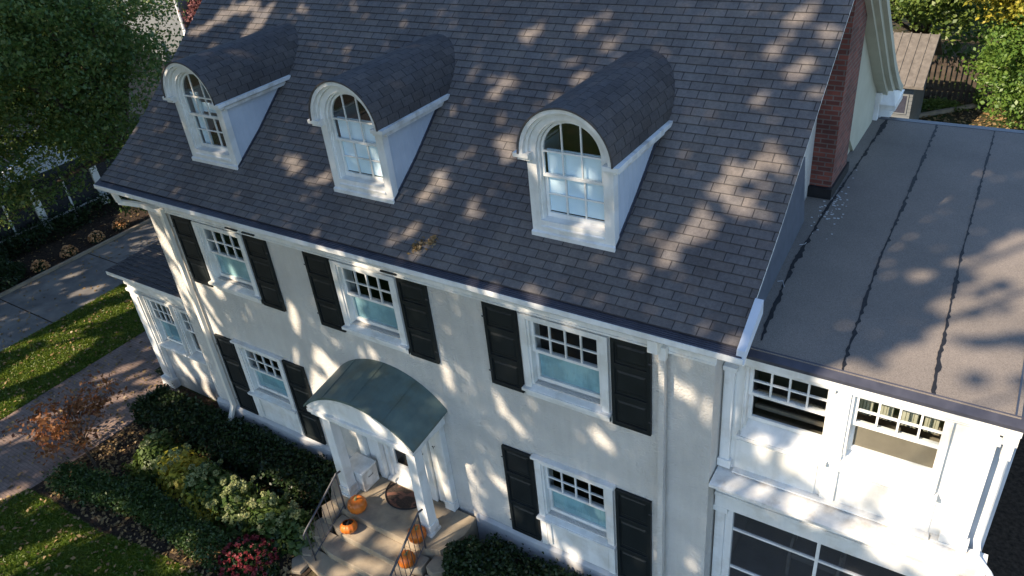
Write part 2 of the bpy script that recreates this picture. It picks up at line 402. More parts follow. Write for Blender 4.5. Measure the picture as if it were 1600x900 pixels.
def box_pts(x0, x1, y0, y1, h, n, seed, rough=.08, z0=0.0, top=.5):
    """points over the surface of a clipped hedge"""
    rg = np.random.default_rng(seed); P = []
    while len(P) < n:
        x, y = rg.uniform(x0, x1), rg.uniform(y0, y1)
        if rg.random() < top: z = h
        else:
            z = rg.uniform(0, h); s = rg.integers(4)
            if s == 0: x = x0
            elif s == 1: x = x1
            elif s == 2: y = y0
            else: y = y1
        wv = .5*math.sin(x*3.1+y*1.7) + .5*math.sin(x*1.3-y*4.1)
        z = z*(1+.10*wv)
        q = (x+rg.normal()*rough, y+rg.normal()*rough, z0+max(.03, z+rg.normal()*rough)); P.append(q)
    return P
def blob_pts(cx, cy, cz, rx, ry, rz, n, seed, inner=.75):
    rg = np.random.default_rng(seed); d = rg.normal(size=(n,3)); d[:,2] = np.abs(d[:,2])*1.0 - .12; d /= np.linalg.norm(d, axis=1)[:,None]
    lump = 1 + .13*np.sin(d[:,0]*7+seed) * np.cos(d[:,1]*6) + .08*np.sin(d[:,2]*9)
    r = (inner + (1-inner)*rg.random(n)) * lump
    P = np.array([cx,cy,cz]) + d*r[:,None]*np.array([rx,ry,rz]); P[:,2] = np.maximum(P[:,2], .02); return P

# ------------------------------------------------------------------ ground
def sheet(name, poly, z, mat, label=None):
    mb = MB(); mb.poly([(x, y, z) for x, y in poly]); o = mb.build(name, mat); o['kind'] = 'structure'
    return o
sheet('ground', [(-180,-120),(180,-120),(180,220),(-180,220)], 0, M['soil'])
sheet('driveway', [(-12.3,-30),(-9.15,-30),(-9.15,40),(-12.3,40)], .008, M['asphalt'])
sheet('brick_walk', [(-6.1,-30),(-4.6,-30),(-3.1,-4.4),(-2.95,-2.6),(-2.85,.2),(-4.2,.4),(-4.2,14),(-6.1,14)], .012, M['paver'])
sheet('lawn', [(-9.15,-30),(-6.1,-30),(-6.1,4.8),(-9.15,5.5)], .010, M['lawn'])
sheet('front_lawn', [(-4.5,-28),(14,-28),(14,-6),(5.6,-5.5),(3.9,-3.4),(2.3,-3.2),(.9,-3.3),(-.5,-3.55),(-2.0,-3.55),(-3.05,-3.6),(-3.12,-4.5)], .014, M['lawn'])
sheet('planting_bed', [(-3.0,-3.55),(-2.0,-3.5),(-.5,-3.5),(.9,-3.25),(2.3,-3.15),(3.9,-3.35),(4.1,-2.4),(4.1,-.2),(3.2,.3),(-2.8,.3)], .018, M['mulch'])
sheet('side_bed', [(-15.6,-3),(-12.42,-3),(-12.42,12),(-15.6,12)], .018, M['mulch'])
sheet('side_yard', [(14.0,-4),(22,-4),(22,16),(14.0,16)], .010, M['mulch'])
sheet('front_path', [(4.1,-2.35),(6.4,-2.35),(7.4,-9),(3.0,-9)], .022, M['concrete'])
mb = MB(); mb.box(-12.42,-12.3,-30,40,-.1,.09); tag(mb.build('kerb', M['concrete']), kind='structure')
mb = MB()
for y in (3.55,.48,-2.6,6.6): mb.box(-12.29,-9.17,y-.018,y+.018,.0,.0105)
tag(mb.build('driveway_joints', M['mulch']), kind='structure')

# ================================================================== THE HOUSE
house = empty('house', (4.95, 0, 0))
tag(house, 'large cream stucco house with black shutters, grey shingle roof and three arched dormers', 'house')
WX = [1.36, 4.94, 8.62]                          # window axes
EX0, EX1 = -1.35, 11.15                          # roof ends
PROF = [(-.5,.58), (0,.84), (.5,1.17), (1.0,1.52), (4.35,4.27)]
def roofz(y):
    if y > 4.35: y = 8.7 - y
    for (a, b), (c, d) in zip(PROF, PROF[1:]):
        if y <= c: return b + (d-b)*(y-a)/(c-a)
    return PROF[-1][1]

def wall_y(name, mat, x0, x1, z0, z1, y, th, holes, parent=house, back=None):
    """wall in a plane of constant y with rectangular openings and their reveals"""
    mb = H(); xs = sorted({x0, x1, *[h[0] for h in holes], *[h[1] for h in holes]}); zs = sorted({z0, z1, *[h[2] for h in holes], *[h[3] for h in holes]})
    for a, b in zip(xs, xs[1:]):
        for c, d in zip(zs, zs[1:]):
            mx, mz = (a+b)/2, (c+d)/2
            if any(h[0] < mx < h[1] and h[2] < mz < h[3] for h in holes): continue
            mb.poly([(a,y,c),(b,y,c),(b,y,d),(a,y,d)]); mb.poly([(a,y+th,d),(b,y+th,d),(b,y+th,c),(a,y+th,c)])
    for a, b, c, d in holes + [(x0, x1, z0, z1)]:
        mb.poly([(a,y,c),(a,y+th,c),(a,y+th,d),(a,y,d)]); mb.poly([(b,y,d),(b,y+th,d),(b,y+th,c),(b,y,c)])
        mb.poly([(a,y,c),(b,y,c),(b,y+th,c),(a,y+th,c)]); mb.poly([(a,y+th,d),(b,y+th,d),(b,y,d),(a,y,d)])
    return mb.build(name, mat, parent)

UP = (-.12, -1.24); LO = (-2.94, -4.05)
holes = []
for x in WX: holes.append((x-.56, x+.56, UP[1]-.03, UP[0]+.03))
for x in (WX[0], WX[2]): holes.append((x-.56, x+.56, LO[1]-.03, LO[0]+.03))
holes.append((4.40, 5.50, -4.95, -2.86))
wall_y('front_wall', M['stucco'], -.78, 10.77, -5.1, .42, 0, .26, holes)
# side, rear and gable walls
mb = H()
gz = [(y, roofz(y)-.10) for y in (.26,.5,1.0,4.35,7.7,8.2,8.5)]
mb.prism([(.26,-5.6)] + gz + [(8.5,-5.6)], 'x', -.78, -.58)
mb.prism([(.26,-5.6),(.26,.14),(8.5,.14),(8.5,-5.6)], 'x', 10.57, 10.77)
mb.prism([(.26,.141),(.26,roofz(.26)-.10)]+gz[1:]+[(8.5,.141)], 'x', 10.40, 10.60)
mb.box(-.58, 10.57, 8.3, 8.5, -5.6, .5)
mb.build('side_and_rear_walls', M['stucco'], house)
mb = H(); mb.prism([(5.705,.152),(5.705,roofz(5.705)-.12),(8.2,roofz(8.2)-.12),(8.5,roofz(8.5)-.12),(8.5,.152)], 'x', 10.601, 10.80)
mb.build('rear_gable_panel', M['cream_dark'], house)
mb = H(); mb.box(-.8, 3.5, -.07, -.0, -5.6, -4.93); mb.box(6.5, 10.79, -.07, -.0, -5.6, -4.93)
mb.hexa([(-.8,-.07,-4.93),(3.5,-.07,-4.93),(3.5,-.001,-4.93),(-.8,-.001,-4.93),(-.8,-.012,-4.88),(3.5,-.012,-4.88),(3.5,-.001,-4.88),(-.8,-.001,-4.88)])
mb.hexa([(6.5,-.07,-4.93),(10.79,-.07,-4.93),(10.79,-.001,-4.93),(6.5,-.001,-4.93),(6.5,-.012,-4.88),(10.79,-.012,-4.88),(10.79,-.001,-4.88),(6.5,-.001,-4.88)])
mb.build('foundation', M['foundation'], house)
mb = H(); mb.box(-.57, 10.55, .28, 8.3, -2.62, -2.5); mb.box(-.57,10.55,3.2,3.3,-5.6,.4); mb.build('interior_floor', M['dark_room'], house)

# --- main roof: courses of shingles, each butt edge a real step
def roof_side(front):
    mb = H()
    pts = []; step = .127
    # points along the profile
    prof = PROF; seg = []; L = 0
    for (a, b), (c, d) in zip(prof, prof[1:]):
        l = math.hypot(c-a, d-b); seg.append((L, L+l, a, b, c, d)); L += l
    def at(s):
        for s0, s1, a, b, c, d in seg:
            if s <= s1 + 1e-9:
                t = (s-s0)/(s1-s0); return a+(c-a)*t, b+(d-b)*t, Vector((0, -(d-b), (c-a))).normalized()
        return prof[-1][0], prof[-1][1], Vector((0,-.6,.8))
    n = int(L/step)+1
    for i in range(1, n):
        s0, s1 = i*step, min((i+1)*step, L)
        y0, z0, n0 = at(s0); y1, z1, n1 = at(s1)
        lo = Vector((0,y0,z0)) + n0*.014; hi = Vector((0,y1,z1)) + n1*.003; bt = Vector((0,y0,z0)) + n0*.002
        f = (lambda y: y) if front else (lambda y: 8.7-y)
        xs = np.linspace(EX0, EX1, 14)
        for xa, xb in zip(xs, xs[1:]):
            xa, xb = float(xa), float(xb)
            v0, v1 = i*step+.0008, i*step+(s1-s0)-.0008
            q = [(xa,f(lo.y),lo.z),(xb,f(lo.y),lo.z),(xb,f(hi.y),hi.z),(xa,f(hi.y),hi.z)]
            mb.poly(q if front else q[::-1], [(xa,v0),(xb,v0),(xb,v1),(xa,v1)] if front else [(xa,v1),(xb,v1),(xb,v0),(xa,v0)])
            q = [(xa,f(bt.y),bt.z),(xb,f(bt.y),bt.z),(xb,f(lo.y),lo.z),(xa,f(lo.y),lo.z)]
            mb.poly(q if front else q[::-1], [(xa,v0)]*4)
    return mb
roof = roof_side(True).build('roof', M['shingle'], house, (4.95, -.5, 6.1)); 
roof_side(False).build('rear_roof_slope', M['shingle'], house, (4.95, 9.2, 6.1))
# deck under the shingles
mb = H()
PD = [(-.34,.655)] + PROF[1:]
up = [(y, z-.005) for y, z in PD]; up += [(8.7-y, z-.005) for y, z in reversed(PD[:-1])]
dn = [(y, z-.12) for y, z in reversed(up)]
mb.prism(up + dn, 'x', EX0+.01, EX1-.02); mb.build('roof_deck', M['paint'], house)

# gutter with a dark ribbed guard, white face, soffit, frieze
mb = H(); mb.prism([(-.50,.575),(-.505,.50),(-.47,.465),(-.44,.44),(-.36,.44),(-.36,.56),(-.485,.575)], 'x', -1.42, 11.24)
gut = mb.build('gutter', M['paint'], house, (4.95,-.45,6.04))
mb = H()
for k in range(5):
    y = -.488 + k*.026; mb.prism([(y,.575+k*.010),(y+.014,.575+k*.010),(y+.014,.592+k*.010),(y,.588+k*.010)], 'x', -1.40, 11.22)
mb.prism([(-.488,.574),(-.345,.62),(-.345,.63),(-.488,.577)], 'x', -1.405, 11.225)
mb.build('gutter_guard', M['metal_dark'], gut)
mb = H(); mb.box(-1.34, 11.14, -.36, .0, .41, .44); mb.box(-.80, 10.79, -.045, -.001, .015, .40); mb.box(-.80, 10.79, -.075, -.046, .30, .40); mb.box(-.80,10.79,-.06,-.046,.015,.05)
mb.build('frieze_board', M['paint'], house, bevel=.004)
mb = H()
for x in (1.9, 2.35, 5.6): mb.box(x-.2, x+.12, -.078, -.047, .055, .075)
mb.build('soffit_vent', M['shutter'], house)
# end board at the right eave and rake boards
mb = H()
mb.hexa([(11.155,-.49,.50),(11.255,-.49,.50),(11.255,.12,.82),(11.155,.12,.82),(11.155,-.46,.66),(11.255,-.46,.66),(11.255,.10,1.02),(11.155,.10,1.02)])
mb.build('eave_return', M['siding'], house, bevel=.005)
def rake(x0, x1, top, bot, y0=4.35, mirror=True, pts=None):
    ys = pts or [4.35, 7.7, 8.2, 8.7, 9.2]
    mb_ = [(y, roofz(y)+top) for y in ys] + [(y, roofz(y)+bot) for y in reversed(ys)]
    return mb_
mb = H()
mb.prism(rake(0,0,-.01,-.16), 'x', 11.10, 11.17); mb.prism(rake(0,0,-.12,-.30), 'x', 11.02, 11.099)
mb.prism(rake(0,0,-.28,-.40), 'x', 10.80, 11.019); mb.prism(rake(0,0,-.41,-2.2,pts=[5.9,7.7,8.2]), 'x', 10.801, 10.85)
ys2 = [-.48, 0, .5, 1.0, 4.35]
mb.prism(rake(0,0,-.13,-.24), 'x', -1.34, -1.30); mb.prism(rake(0,0,-.13,-.24,pts=[-.3,0,.5,1.0,4.35]), 'x', -1.34, -1.30)
mb.build('rake_board', M['cream_dark'], house)
mb = H(); mb.box(10.5, 11.18, 8.52, 9.28, .28, .46); mb.box(10.6, 11.10, 8.52, 9.18, .10, .279)
mb.hexa([(10.772,8.3,.462),(11.2,8.3,.462),(11.2,9.3,.462),(10.772,9.3,.462),(10.772,8.4,.70),(11.12,8.5,.70),(11.16,9.2,.50),(10.772,9.2,.50)])
mb.build('rear_cornice_return', M['paint'], house, bevel=.008)
mb = H(); mb.box(10.80, 10.92, 8.28, 8.40, .15, .62); mb.box(10.78,10.94,8.26,8.42,.5,.70); mb.build('rear_downspout', M['paint'], house, bevel=.01)
# flashing where the gable meets the flat roof
mb = H()
mb.hexa([(10.62,.3,.152),(11.00,.3,.152),(10.79,3.75,.152),(10.62,3.75,.152),(10.62,.3,.9),(10.93,.3,.9),(10.70,3.75,1.2),(10.62,3.75,1.2)])
mb.build('step_flashing', M['trim_metal'], house)

# chimney
mb = H(); mb.box(10.30, 10.935, 4.68, 5.70, .15, 5.2); mb.box(10.25, 10.985, 4.63, 5.75, 5.2, 5.42)
ch = mb.build('chimney', M['brick'], house)
mb = H(); mb.prism([(10.24,4.60),(10.97,4.60),(10.97,5.78),(10.24,5.78)], 'z', .152, .33); mb.build('tar_base', M['tar'], ch)

# --- windows
def window(xc, w, zt, zm, zb, y, sill_z, out=.15, lites=(4, 2), shade='screen_shade', casing_bot=None, cap=False, parent=house, name='window', inner=None, lower_frame=True, apron=None):
    x0, x1 = xc-w/2, xc+w/2; xo0, xo1 = x0-out, x1+out; ct = zt + (.10 if not cap else .12); cb = casing_bot if casing_bot is not None else zb-.06
    mb = H()
    for a, b, c, d in ((xo0, x0-.035, cb, ct), (x1+.035, xo1, cb, ct), (x0-.035, x1+.035, zt+.035, ct)):
        mb.box(a, b, y-.055, y+.02, c, d)
    mb.box(xo0+.02, x0-.03, y-.07, y-.056, cb, ct-.02) if False else None
    if cap: mb.box(xo0-.04, xo1+.04, y-.10, y+.0, ct+.001, ct+.05)
    win = mb.build(name, M['paint'], parent, bevel=.004)
    mb = H()                                                # inner frame in the reveal
    for a, b, c, d in ((x0-.034, x0-.002, zb-.02, zt+.034), (x1+.002, x1+.034, zb-.02, zt+.034), (x0-.001, x1+.001, zt+.001, zt+.034)):
        mb.box(a, b, y-.03, y+.14, c, d)
    mb.build('frame', M['paint'], win)
    mb = H(); mb.box(xo0-.03, xo1+.03, y-.12, y+.10, sill_z-.05, sill_z) if sill_z > zb-.3 else None
    mb.hexa([(x0-.034,y-.10,sill_z),(x1+.034,y-.10,sill_z),(x1+.034,y+.13,sill_z),(x0-.034,y+.13,sill_z),(x0-.034,y-.10,sill_z+.01),(x1+.034,y-.10,sill_z+.01),(x1+.034,y+.13,zb-.02),(x0-.034,y+.13,zb-.02)])
    mb.build('sill', M['paint'], win, bevel=.004)
    if apron:
        mb = H(); mb.box(xo0+.001, xo1-.001, y-.02, y-.001, apron, sill_z-.051)
        for a, b, c, d in ((x0-.03, x0+.05, apron+.08, sill_z-.052),(x1-.05, x1+.03, apron+.08, sill_z-.052)): mb.box(a, b, y-.05, y-.0205, c, d)
        mb.build('apron_panel', M['paint'], win)
    fr = .045; mb = H(); ys = y+.02
    # upper sash
    mb.box(x0, x0+fr, ys, ys+.04, zm, zt); mb.box(x1-fr, x1, ys, ys+.04, zm, zt)
    mb.box(x0+fr, x1-fr, ys, ys+.04, zt-fr, zt); mb.box(x0+fr, x1-fr, ys-.003, ys+.04, zm, zm+.045)
    nx, nz = lites; gx = (w-2*fr)/nx; gz_ = (zt-fr-zm-.045)/nz
    for i in range(1, nx): mb.box(x0+fr+i*gx-.012, x0+fr+i*gx+.012, ys+.004, ys+.036, zm+.045, zt-fr)
    for j in range(1, nz): mb.box(x0+fr, x1-fr, ys+.006, ys+.034, zm+.045+j*gz_-.012, zm+.045+j*gz_+.012)
    # lower sash, set further back
    yl = y+.075
    if lower_frame:
        mb.box(x0, x0+fr, yl, yl+.04, zb, zm+.02); mb.box(x1-fr, x1, yl, yl+.04, zb, zm+.02)
        mb.box(x0+fr, x1-fr, yl, yl+.04, zb, zb+.06); mb.box(x0+fr, x1-fr, yl, yl+.04, zm-.03, zm+.02)
    mb.build('sash', M['paint'], win)
    mb = H(); mb.poly([(x0+fr,ys+.02,zm+.04),(x1-fr,ys+.02,zm+.04),(x1-fr,ys+.02,zt-fr),(x0+fr,ys+.02,zt-fr)])
    mb.poly([(x0+fr,yl+.02,zb+.05),(x1-fr,yl+.02,zb+.05),(x1-fr,yl+.02,zm-.02),(x0+fr,yl+.02,zm-.02)])
    mb.build('glass', M['glass'], win)
    if shade:
        mb = H(); mb.box(x0+.02, x1-.02, yl+.045, yl+.052, zb+.02, zm+(.0)); mb.build('shade', M[shade], win)
    return win
def shutter(x0, w, zt, zb, y=0, npan=3, label=None):
    x1 = x0+w; mb = H(); yf, yb = y-.055, y-.006
    mb.box(x0, x0+.055, yf, yb, zb, zt); mb.box(x1-.055, x1, yf, yb, zb, zt)
    hts = [0, 1] if npan == 1 else ([0, .29, .64, 1] if npan == 3 else [0, .2, .45, .72, 1])
    for i, h in enumerate(hts):
        z = zt-(zt-zb)*h; a = z-.07 if i == 0 else (z if i == len(hts)-1 else z-.035); mb.box(x0+.055, x1-.055, yf, yb, a, a+.07)
    mb.box(x0+.05, x1-.05, yf+.024, yb, zb+.02, zt-.02)
    for i in range(len(hts)-1):                     # raised fields
        a, b = zt-(zt-zb)*hts[i]-.085, zt-(zt-zb)*hts[i+1]+.085
        mb.hexa([(x0+.075,yf+.0235,b),(x1-.075,yf+.0235,b),(x1-.075,yf+.0235,a),(x0+.075,yf+.0235,a),(x0+.105,yf+.008,b+.03),(x1-.105,yf+.008,b+.03),(x1-.105,yf+.008,a-.03),(x0+.105,yf+.008,a-.03)])
    o = mb.build('shutter', M['shutter'], house, bevel=.004)
    mb = H()
    for z in (zt-.25, zb+.25): mb.box(x0-.02 if x0 < min(WX, key=lambda t: abs(t-x0)) else x1-.03, x0+.03 if x0 < min(WX, key=lambda t: abs(t-x0)) else x1+.02, yf-.008, yf-.001, z-.012, z+.012)
    mb.build('hinge', M['iron'], o)
    return o
for i, x in enumerate(WX):
    window(x, 1.09, UP[0], -.69, UP[1], 0, -1.33, out=.15, casing_bot=-1.50)
    mb = H(); mb.box(x-.695, x+.695, -.05, -.001, -1.50, -1.381); mb.build('window_base_board', M['paint'], house)
    shutter(x-1.32, .58, 0, -1.5); shutter(x+.74, .58, 0, -1.5)
for x in (WX[0], WX[2]):
    window(x, 1.09, LO[0], -3.50, LO[1], 0, -4.13, out=.15, casing_bot=-4.83, cap=True, apron=-4.86)
    shutter(x-1.32, .58, -2.82, -4.83, npan=3); shutter(x+.74, .58, -2.82, -4.83, npan=3)

# --- downspouts
def pipe_box(name, path, w, d, mat, parent):
    mb = H(); pts = [Vector(p) for p in path]
    for i, (p, q) in enumerate(zip(pts, pts[1:])):
        a = []
        for r in (p, q):
            for sx_, sy_ in ((-1,-1),(1,-1),(1,1),(-1,1)):
                if abs(q.z-p.z) > max(abs(q.x-p.x), abs(q.y-p.y)): a.append((r.x+sx_*w/2, r.y+sy_*d/2, r.z))
                elif abs(q.x-p.x) >= abs(q.y-p.y): a.append((r.x, r.y+sx_*d/2, r.z+sy_*w/2))
                else: a.append((r.x+sx_*w/2, r.y, r.z+sy_*d/2))
        mb.hexa(a)
    return mb.build(name, mat, parent, bevel=.006)
pipe_box('downspout', [(10.13,-.11,-.05),(10.13,-.11,-4.75),(10.13,-.22,-4.95),(10.13,-.26,-5.4)], .085, .08, M['stucco'], house)
mb = H(); mb.box(9.98,10.12,-.26,-.06,.10,.30); mb.box(10.08,10.18,-.15,-.05,-.06,.14); mb.build('leader_head', M['paint'], house, bevel=.01)
pipe_box('downspout', [(-.14,-.09,.10),(-.14,-.09,-4.8),(-.14,-.25,-5.05),(-.14,-.32,-5.5)], .10, .08, M['cream'], house)
pipe_box('gutter_elbow', [(-1.0,-.40,.44),(-1.0,-.36,.22),(-.72,-.12,.10),(-.18,-.09,.04)], .09, .08, M['paint'], house)

# --- dormers
def dormer(xc, shade, gutter_face=None, lit=None):
    yf = .36; zs = 2.26; zb = 1.12; hw = .615; NN = 22
    arch = lambda r, zc, zlo, hw_: [(xc-hw_, zlo)] + [(xc - r*math.cos(math.pi*k/NN), zc + r*math.sin(math.pi*k/NN)) for k in range(NN+1)] + [(xc+hw_, zlo)]
    ri = .475; ro = .615
    mb = H()
    mb.ring(arch(ri, zs, 1.30, ri), arch(ro, zs, 1.30, ro), yf, yf+.12)
    mb.box(xc-ro, xc+ro, yf, yf+.12, 1.0, 1.30)
    face = mb.build('dormer', M['paint'], house, (xc, yf, ZO+1.0))
    # inner stepped moulding
    mb = H(); mb.ring(arch(ri-.025, zs, 1.30, ri-.025), arch(ri, zs, 1.30, ri), yf+.045, yf+.14)
    mb.build('casing_moulding', M['paint'], face)
    # crown moulding round the arch, springing from two short returns
    ac = lambda r: [(xc - r*math.cos(math.pi*k/NN), zs + r*math.sin(math.pi*k/NN)) for k in range(NN+1)]
    mb = H(); mb.ring(ac(.602), ac(.655), yf-.11, yf-.0005); mb.ring(ac(.565), ac(.6025), yf-.05, yf-.0005)
    for s in (-1, 1):
        a, b = sorted((xc+s*.52, xc+s*.745)); mb.box(a, b, yf-.12, yf+.03, zs-.045, zs+.012)
        a, b = sorted((xc+s*.52, xc+s*.70)); mb.box(a, b, yf-.08, yf+.02, zs-.09, zs-.0455)
    mb.build('arch_cornice', M['paint'], face)
    # side walls
    mb = H()
    for s in (-1, 1):
        x0, x1 = sorted((xc+s*.60, xc+s*.565))
        pts = [(yf+.121, 1.0), (yf+.121, zs-.02), (2.02, zs-.02)]
        ys = [1.9, 1.4, 1.0, .7, .5]; pts += [(y, min(zs-.021, roofz(y)-.03)) for y in ys if y > yf+.15]
        mb.prism(pts, 'x', x0, x1)
        for k in range(11):                        # board joints
            y = .55 + k*.12
            if roofz(y) < zs-.1: mb.box(x1 if s > 0 else x0-.003, x1+.003 if s > 0 else x0, y, y+.012, roofz(y)-.02, zs-.03)
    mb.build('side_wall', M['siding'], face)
    mb = H()
    for s in (-1, 1):
        x0, x1 = sorted((xc+s*.602, xc+s*.735)); y1 = 2.12
        mb.hexa([(x0,yf+.031,zs-.075),(x1,yf+.031,zs-.05),(x1,y1,zs-.05),(x0,y1,zs-.075),(x0,yf+.031,zs+.01),(x1,yf+.031,zs+.01),(x1,y1,zs+.01),(x0,y1,zs+.01)])
        x0, x1 = sorted((xc+s*.602, xc+s*.68)); mb.box(x0, x1, yf+.031, 1.93, zs-.13, zs-.076)
    mb.build('eave_trim', M['dirty_paint'], face)
    mb = H()                                            # lead flashing along the foot of both cheeks and under the sill
    for s in (-1, 1):
        x0, x1 = sorted((xc+s*.6005, xc+s*.625)); ys = [yf-.0, .5, .7, .9, 1.0, 1.4, 1.8, 2.02]
        mb.prism([(y, roofz(y)+.05) for y in ys] + [(y, roofz(y)-.01) for y in reversed(ys)], 'x', x0, x1)
    mb.build('flashing', M['metal_dark'], face)
    # barrel roof
    mb = H(); r = .675; cr = int(math.pi*r/.15)+1; y0 = yf-.13; y1 = 2.95; nseg = 12
    for k in range(28):
        a0, a1 = math.pi*k/28, math.pi*(k+1)/28
        for j in range(nseg):
            ya, yb = y0+(y1-y0)*j/nseg, y0+(y1-y0)*(j+1)/nseg
            P = lambda a, y, rr=r: (xc+rr*math.cos(a), y, zs+.005+rr*math.sin(a))
            va, vb = (a0*r, a1*r) if a1 <= math.pi/2+1e-6 else ((math.pi-a0)*r+4.5, (math.pi-a1)*r+4.5)
            mb.poly([P(a0,ya),P(a0,yb),P(a1,yb),P(a1,ya)], [(ya,va),(yb,va),(yb,vb),(ya,vb)])
            if j == 0: mb.poly([P(a0,ya),P(a1,ya),P(a1,ya,r-.022),P(a0,ya,r-.022)], [(0,.05)]*4)
            mb.poly([P(a0,ya,r-.022),P(a1,ya,r-.022),P(a1,yb,r-.022),P(a0,yb,r-.022)], [(0,.05)]*4)
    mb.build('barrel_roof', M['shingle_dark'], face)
    # sill
    mb = H(); mb.hexa([(xc-.622,yf-.035,1.06),(xc+.622,yf-.035,1.06),(xc+.622,yf-.0005,1.06),(xc-.622,yf-.0005,1.06),(xc-.622,yf-.035,1.125),(xc+.622,yf-.035,1.125),(xc+.622,yf-.0005,1.14),(xc-.622,yf-.0005,1.14)])
    mb.hexa([(xc-.47,yf-.02,1.195),(xc+.47,yf-.02,1.195),(xc+.47,yf+.15,1.195),(xc-.47,yf+.15,1.195),(xc-.47,yf-.02,1.22),(xc+.47,yf-.02,1.22),(xc+.47,yf+.15,1.315),(xc-.47,yf+.15,1.315)])
    mb.build('sill', M['paint'], face, bevel=.004)
    # sashes
    g = .445; mb = H(); ys = yf+.085
    rb = .412
    mb.ring(arch(rb, zs, 1.93, rb), arch(g, zs, 1.93, g), ys, ys+.035)
    mb.box(xc-g, xc+g, ys-.004, ys+.035, 1.91, 1.95)
    mb.box(xc-rb, xc+rb, ys+.004, ys+.03, zs-.012, zs+.012)
    for s in (-1, 1): mb.box(xc+s*.138-.010, xc+s*.138+.010, ys+.006, ys+.028, 1.95, zs+math.sqrt(rb*rb-.0200))
    yl = ys+.045
    for s in (-1, 1): mb.box(xc+(s*g if s < 0 else g-.04), xc+(s*g+.04 if s < 0 else g), yl, yl+.035, 1.31, 1.93)
    mb.box(xc-g+.04, xc+g-.04, yl, yl+.035, 1.31, 1.37)
    for s in (-1, 1): mb.box(xc+s*.138-.010, xc+s*.138+.010, yl+.004, yl+.03, 1.37, 1.91)
    mb.box(xc-g+.04, xc+g-.04, yl+.006, yl+.028, 1.63, 1.65)
    mb.build('sash', M['paint'], face)
    mb = H(); pts = [(x_, z_) for x_, z_ in arch(g-.01, zs, 1.94, g-.01)]
    mb.poly([(x_, ys+.017, z_) for x_, z_ in pts]); mb.poly([(xc-g+.03,yl+.017,1.36),(xc+g-.03,yl+.017,1.36),(xc+g-.03,yl+.017,1.93),(xc-g+.03,yl+.017,1.93)])
    mb.build('glass', M['glass'], face)
    mb = H()
    if shade == 'blind':
        mb.box(xc-.405, xc+.43, yl+.037, yl+.044, 1.385, zs-.02)
        mb.box(xc-.405, xc+.43, yl+.036, yl+.06, zs-.03, zs+.0)
        mb.build('blind', M['blind'], face)
    else:
        for k in range(5):
            x_ = xc-.38+k*.04; mb.box(x_, x_+.03, yl+.06, yl+.09, 1.3, 2.3)
            x_ = xc+.22+k*.04; mb.box(x_, x_+.03, yl+.06, yl+.09, 1.3, 2.3)
        mb.box(xc-.36, xc+.36, yl+.10, yl+.12, 1.95, 2.12)
        mb.build('curtain', M['blind'], face)
    mb = H(); mb.poly([(x_, yf+.75, z_) for x_, z_ in arch(.56, zs, 1.0, .56)]); mb.build('room_wall', M['dark_room'], face)
    return face
dormer(1.385, 'curtain'); dormer(4.955, 'blind'); dormer(8.655, 'blind')

# ------------------------------------------------------------------ EAST SUNROOM (two storeys, flat roof)
Y = .35
holes = [(11.10,12.08,-1.23,-.15), (12.34,13.32,-1.23,-.15)]
wall_y('sunroom_wall', M['paint'], 10.774, 13.80, -2.1, .0, Y, .14, holes)
mb = H(); mb.box(13.66, 13.80, Y+.141, 8.35, -5.6, .0); mb.box(10.9, 13.659, 8.2, 8.35, -5.6, 0.0); mb.build('sunroom_side_wall', M['paint'], house)
mb = H(); mb.box(10.80,13.65,Y+.15,8.1,-2.2,-2.1); mb.box(10.80,13.65,2.0,2.08,-2.1,-.02); mb.build('sunroom_floor', M['tan'], house)
mb = H(); mb.box(10.61, 13.93, .30, 8.45, .0, .149); fr_ = mb.build('sunroom_roof', M['flat'], house)
# dark drip edge and white fascia
mb = H(); mb.hexa([(10.95,.205,.05),(14.03,.205,.05),(14.03,.33,.05),(10.95,.33,.05),(10.95,.21,.09),(14.03,.21,.09),(14.03,.33,.157),(10.95,.33,.157)])
mb.hexa([(13.87,.331,.05),(14.03,.331,.05),(14.03,8.55,.05),(13.87,8.55,.05),(13.87,.331,.157),(14.02,.331,.10),(14.02,8.55,.10),(13.87,8.55,.157)])
mb.box(10.95,13.869,8.40,8.55,.03,.156); mb.build('drip_edge', M['metal_dark'], fr_)
mb = H(); mb.box(10.96, 13.98, .235, .349, -.06, .049); mb.box(10.96,13.92,.29,.348,-.13,-.061); mb.box(13.802,13.97,.35,8.5,-.13,.049)
mb.build('fascia', M['paint'], house, bevel=.006)
# torn black seams of the roll roofing
def seam(path, w0, seed):
    rg = random.Random(seed); mb = MB(ZO); n = 120; P = [Vector(p) for p in path]; L = [0]
    for p, q in zip(P, P[1:]): L.append(L[-1]+(q-p).length)
    def at(s):
        for i in range(len(P)-1):
            if s <= L[i+1]+1e-6: return P[i].lerp(P[i+1], (s-L[i])/(L[i+1]-L[i]))
        return P[-1]
    l = r = w0; prev = None
    for k in range(n+1):
        p = at(L[-1]*k/n); big = mnoise.noise(Vector((p.x*3, p.y*1.3, seed)))
        a = max(.004, w0*(.25+.8*rg.random()**2+1.6*max(0, big))); b = max(.004, w0*(.25+1.6*rg.random()**3+2.2*max(0, big)))
        cur = ((p.x-a, p.y, .154), (p.x+b, p.y, .154))
        if prev: mb.poly([prev[0], prev[1], cur[1], cur[0]])
        prev = cur
    return mb
for i, (pth, w0) in enumerate([(([(11.16,.5,0),(11.12,.81,0),(11.0,2.4,0),(10.99,4.3,0),(11.05,6.2,0),(11.08,8.38,0)]), .026), (([(12.16,.32,0),(12.13,.57,0),(12.02,3.0,0),(12.0,5.32,0),(11.96,8.38,0)]), .026), (([(13.10,.32,0),(13.06,.9,0),(12.97,3.5,0),(12.9,8.38,0)]), .020)]):
    seam(pth, w0, 3+i*7).build('roof_seam', M['tar'], fr_)
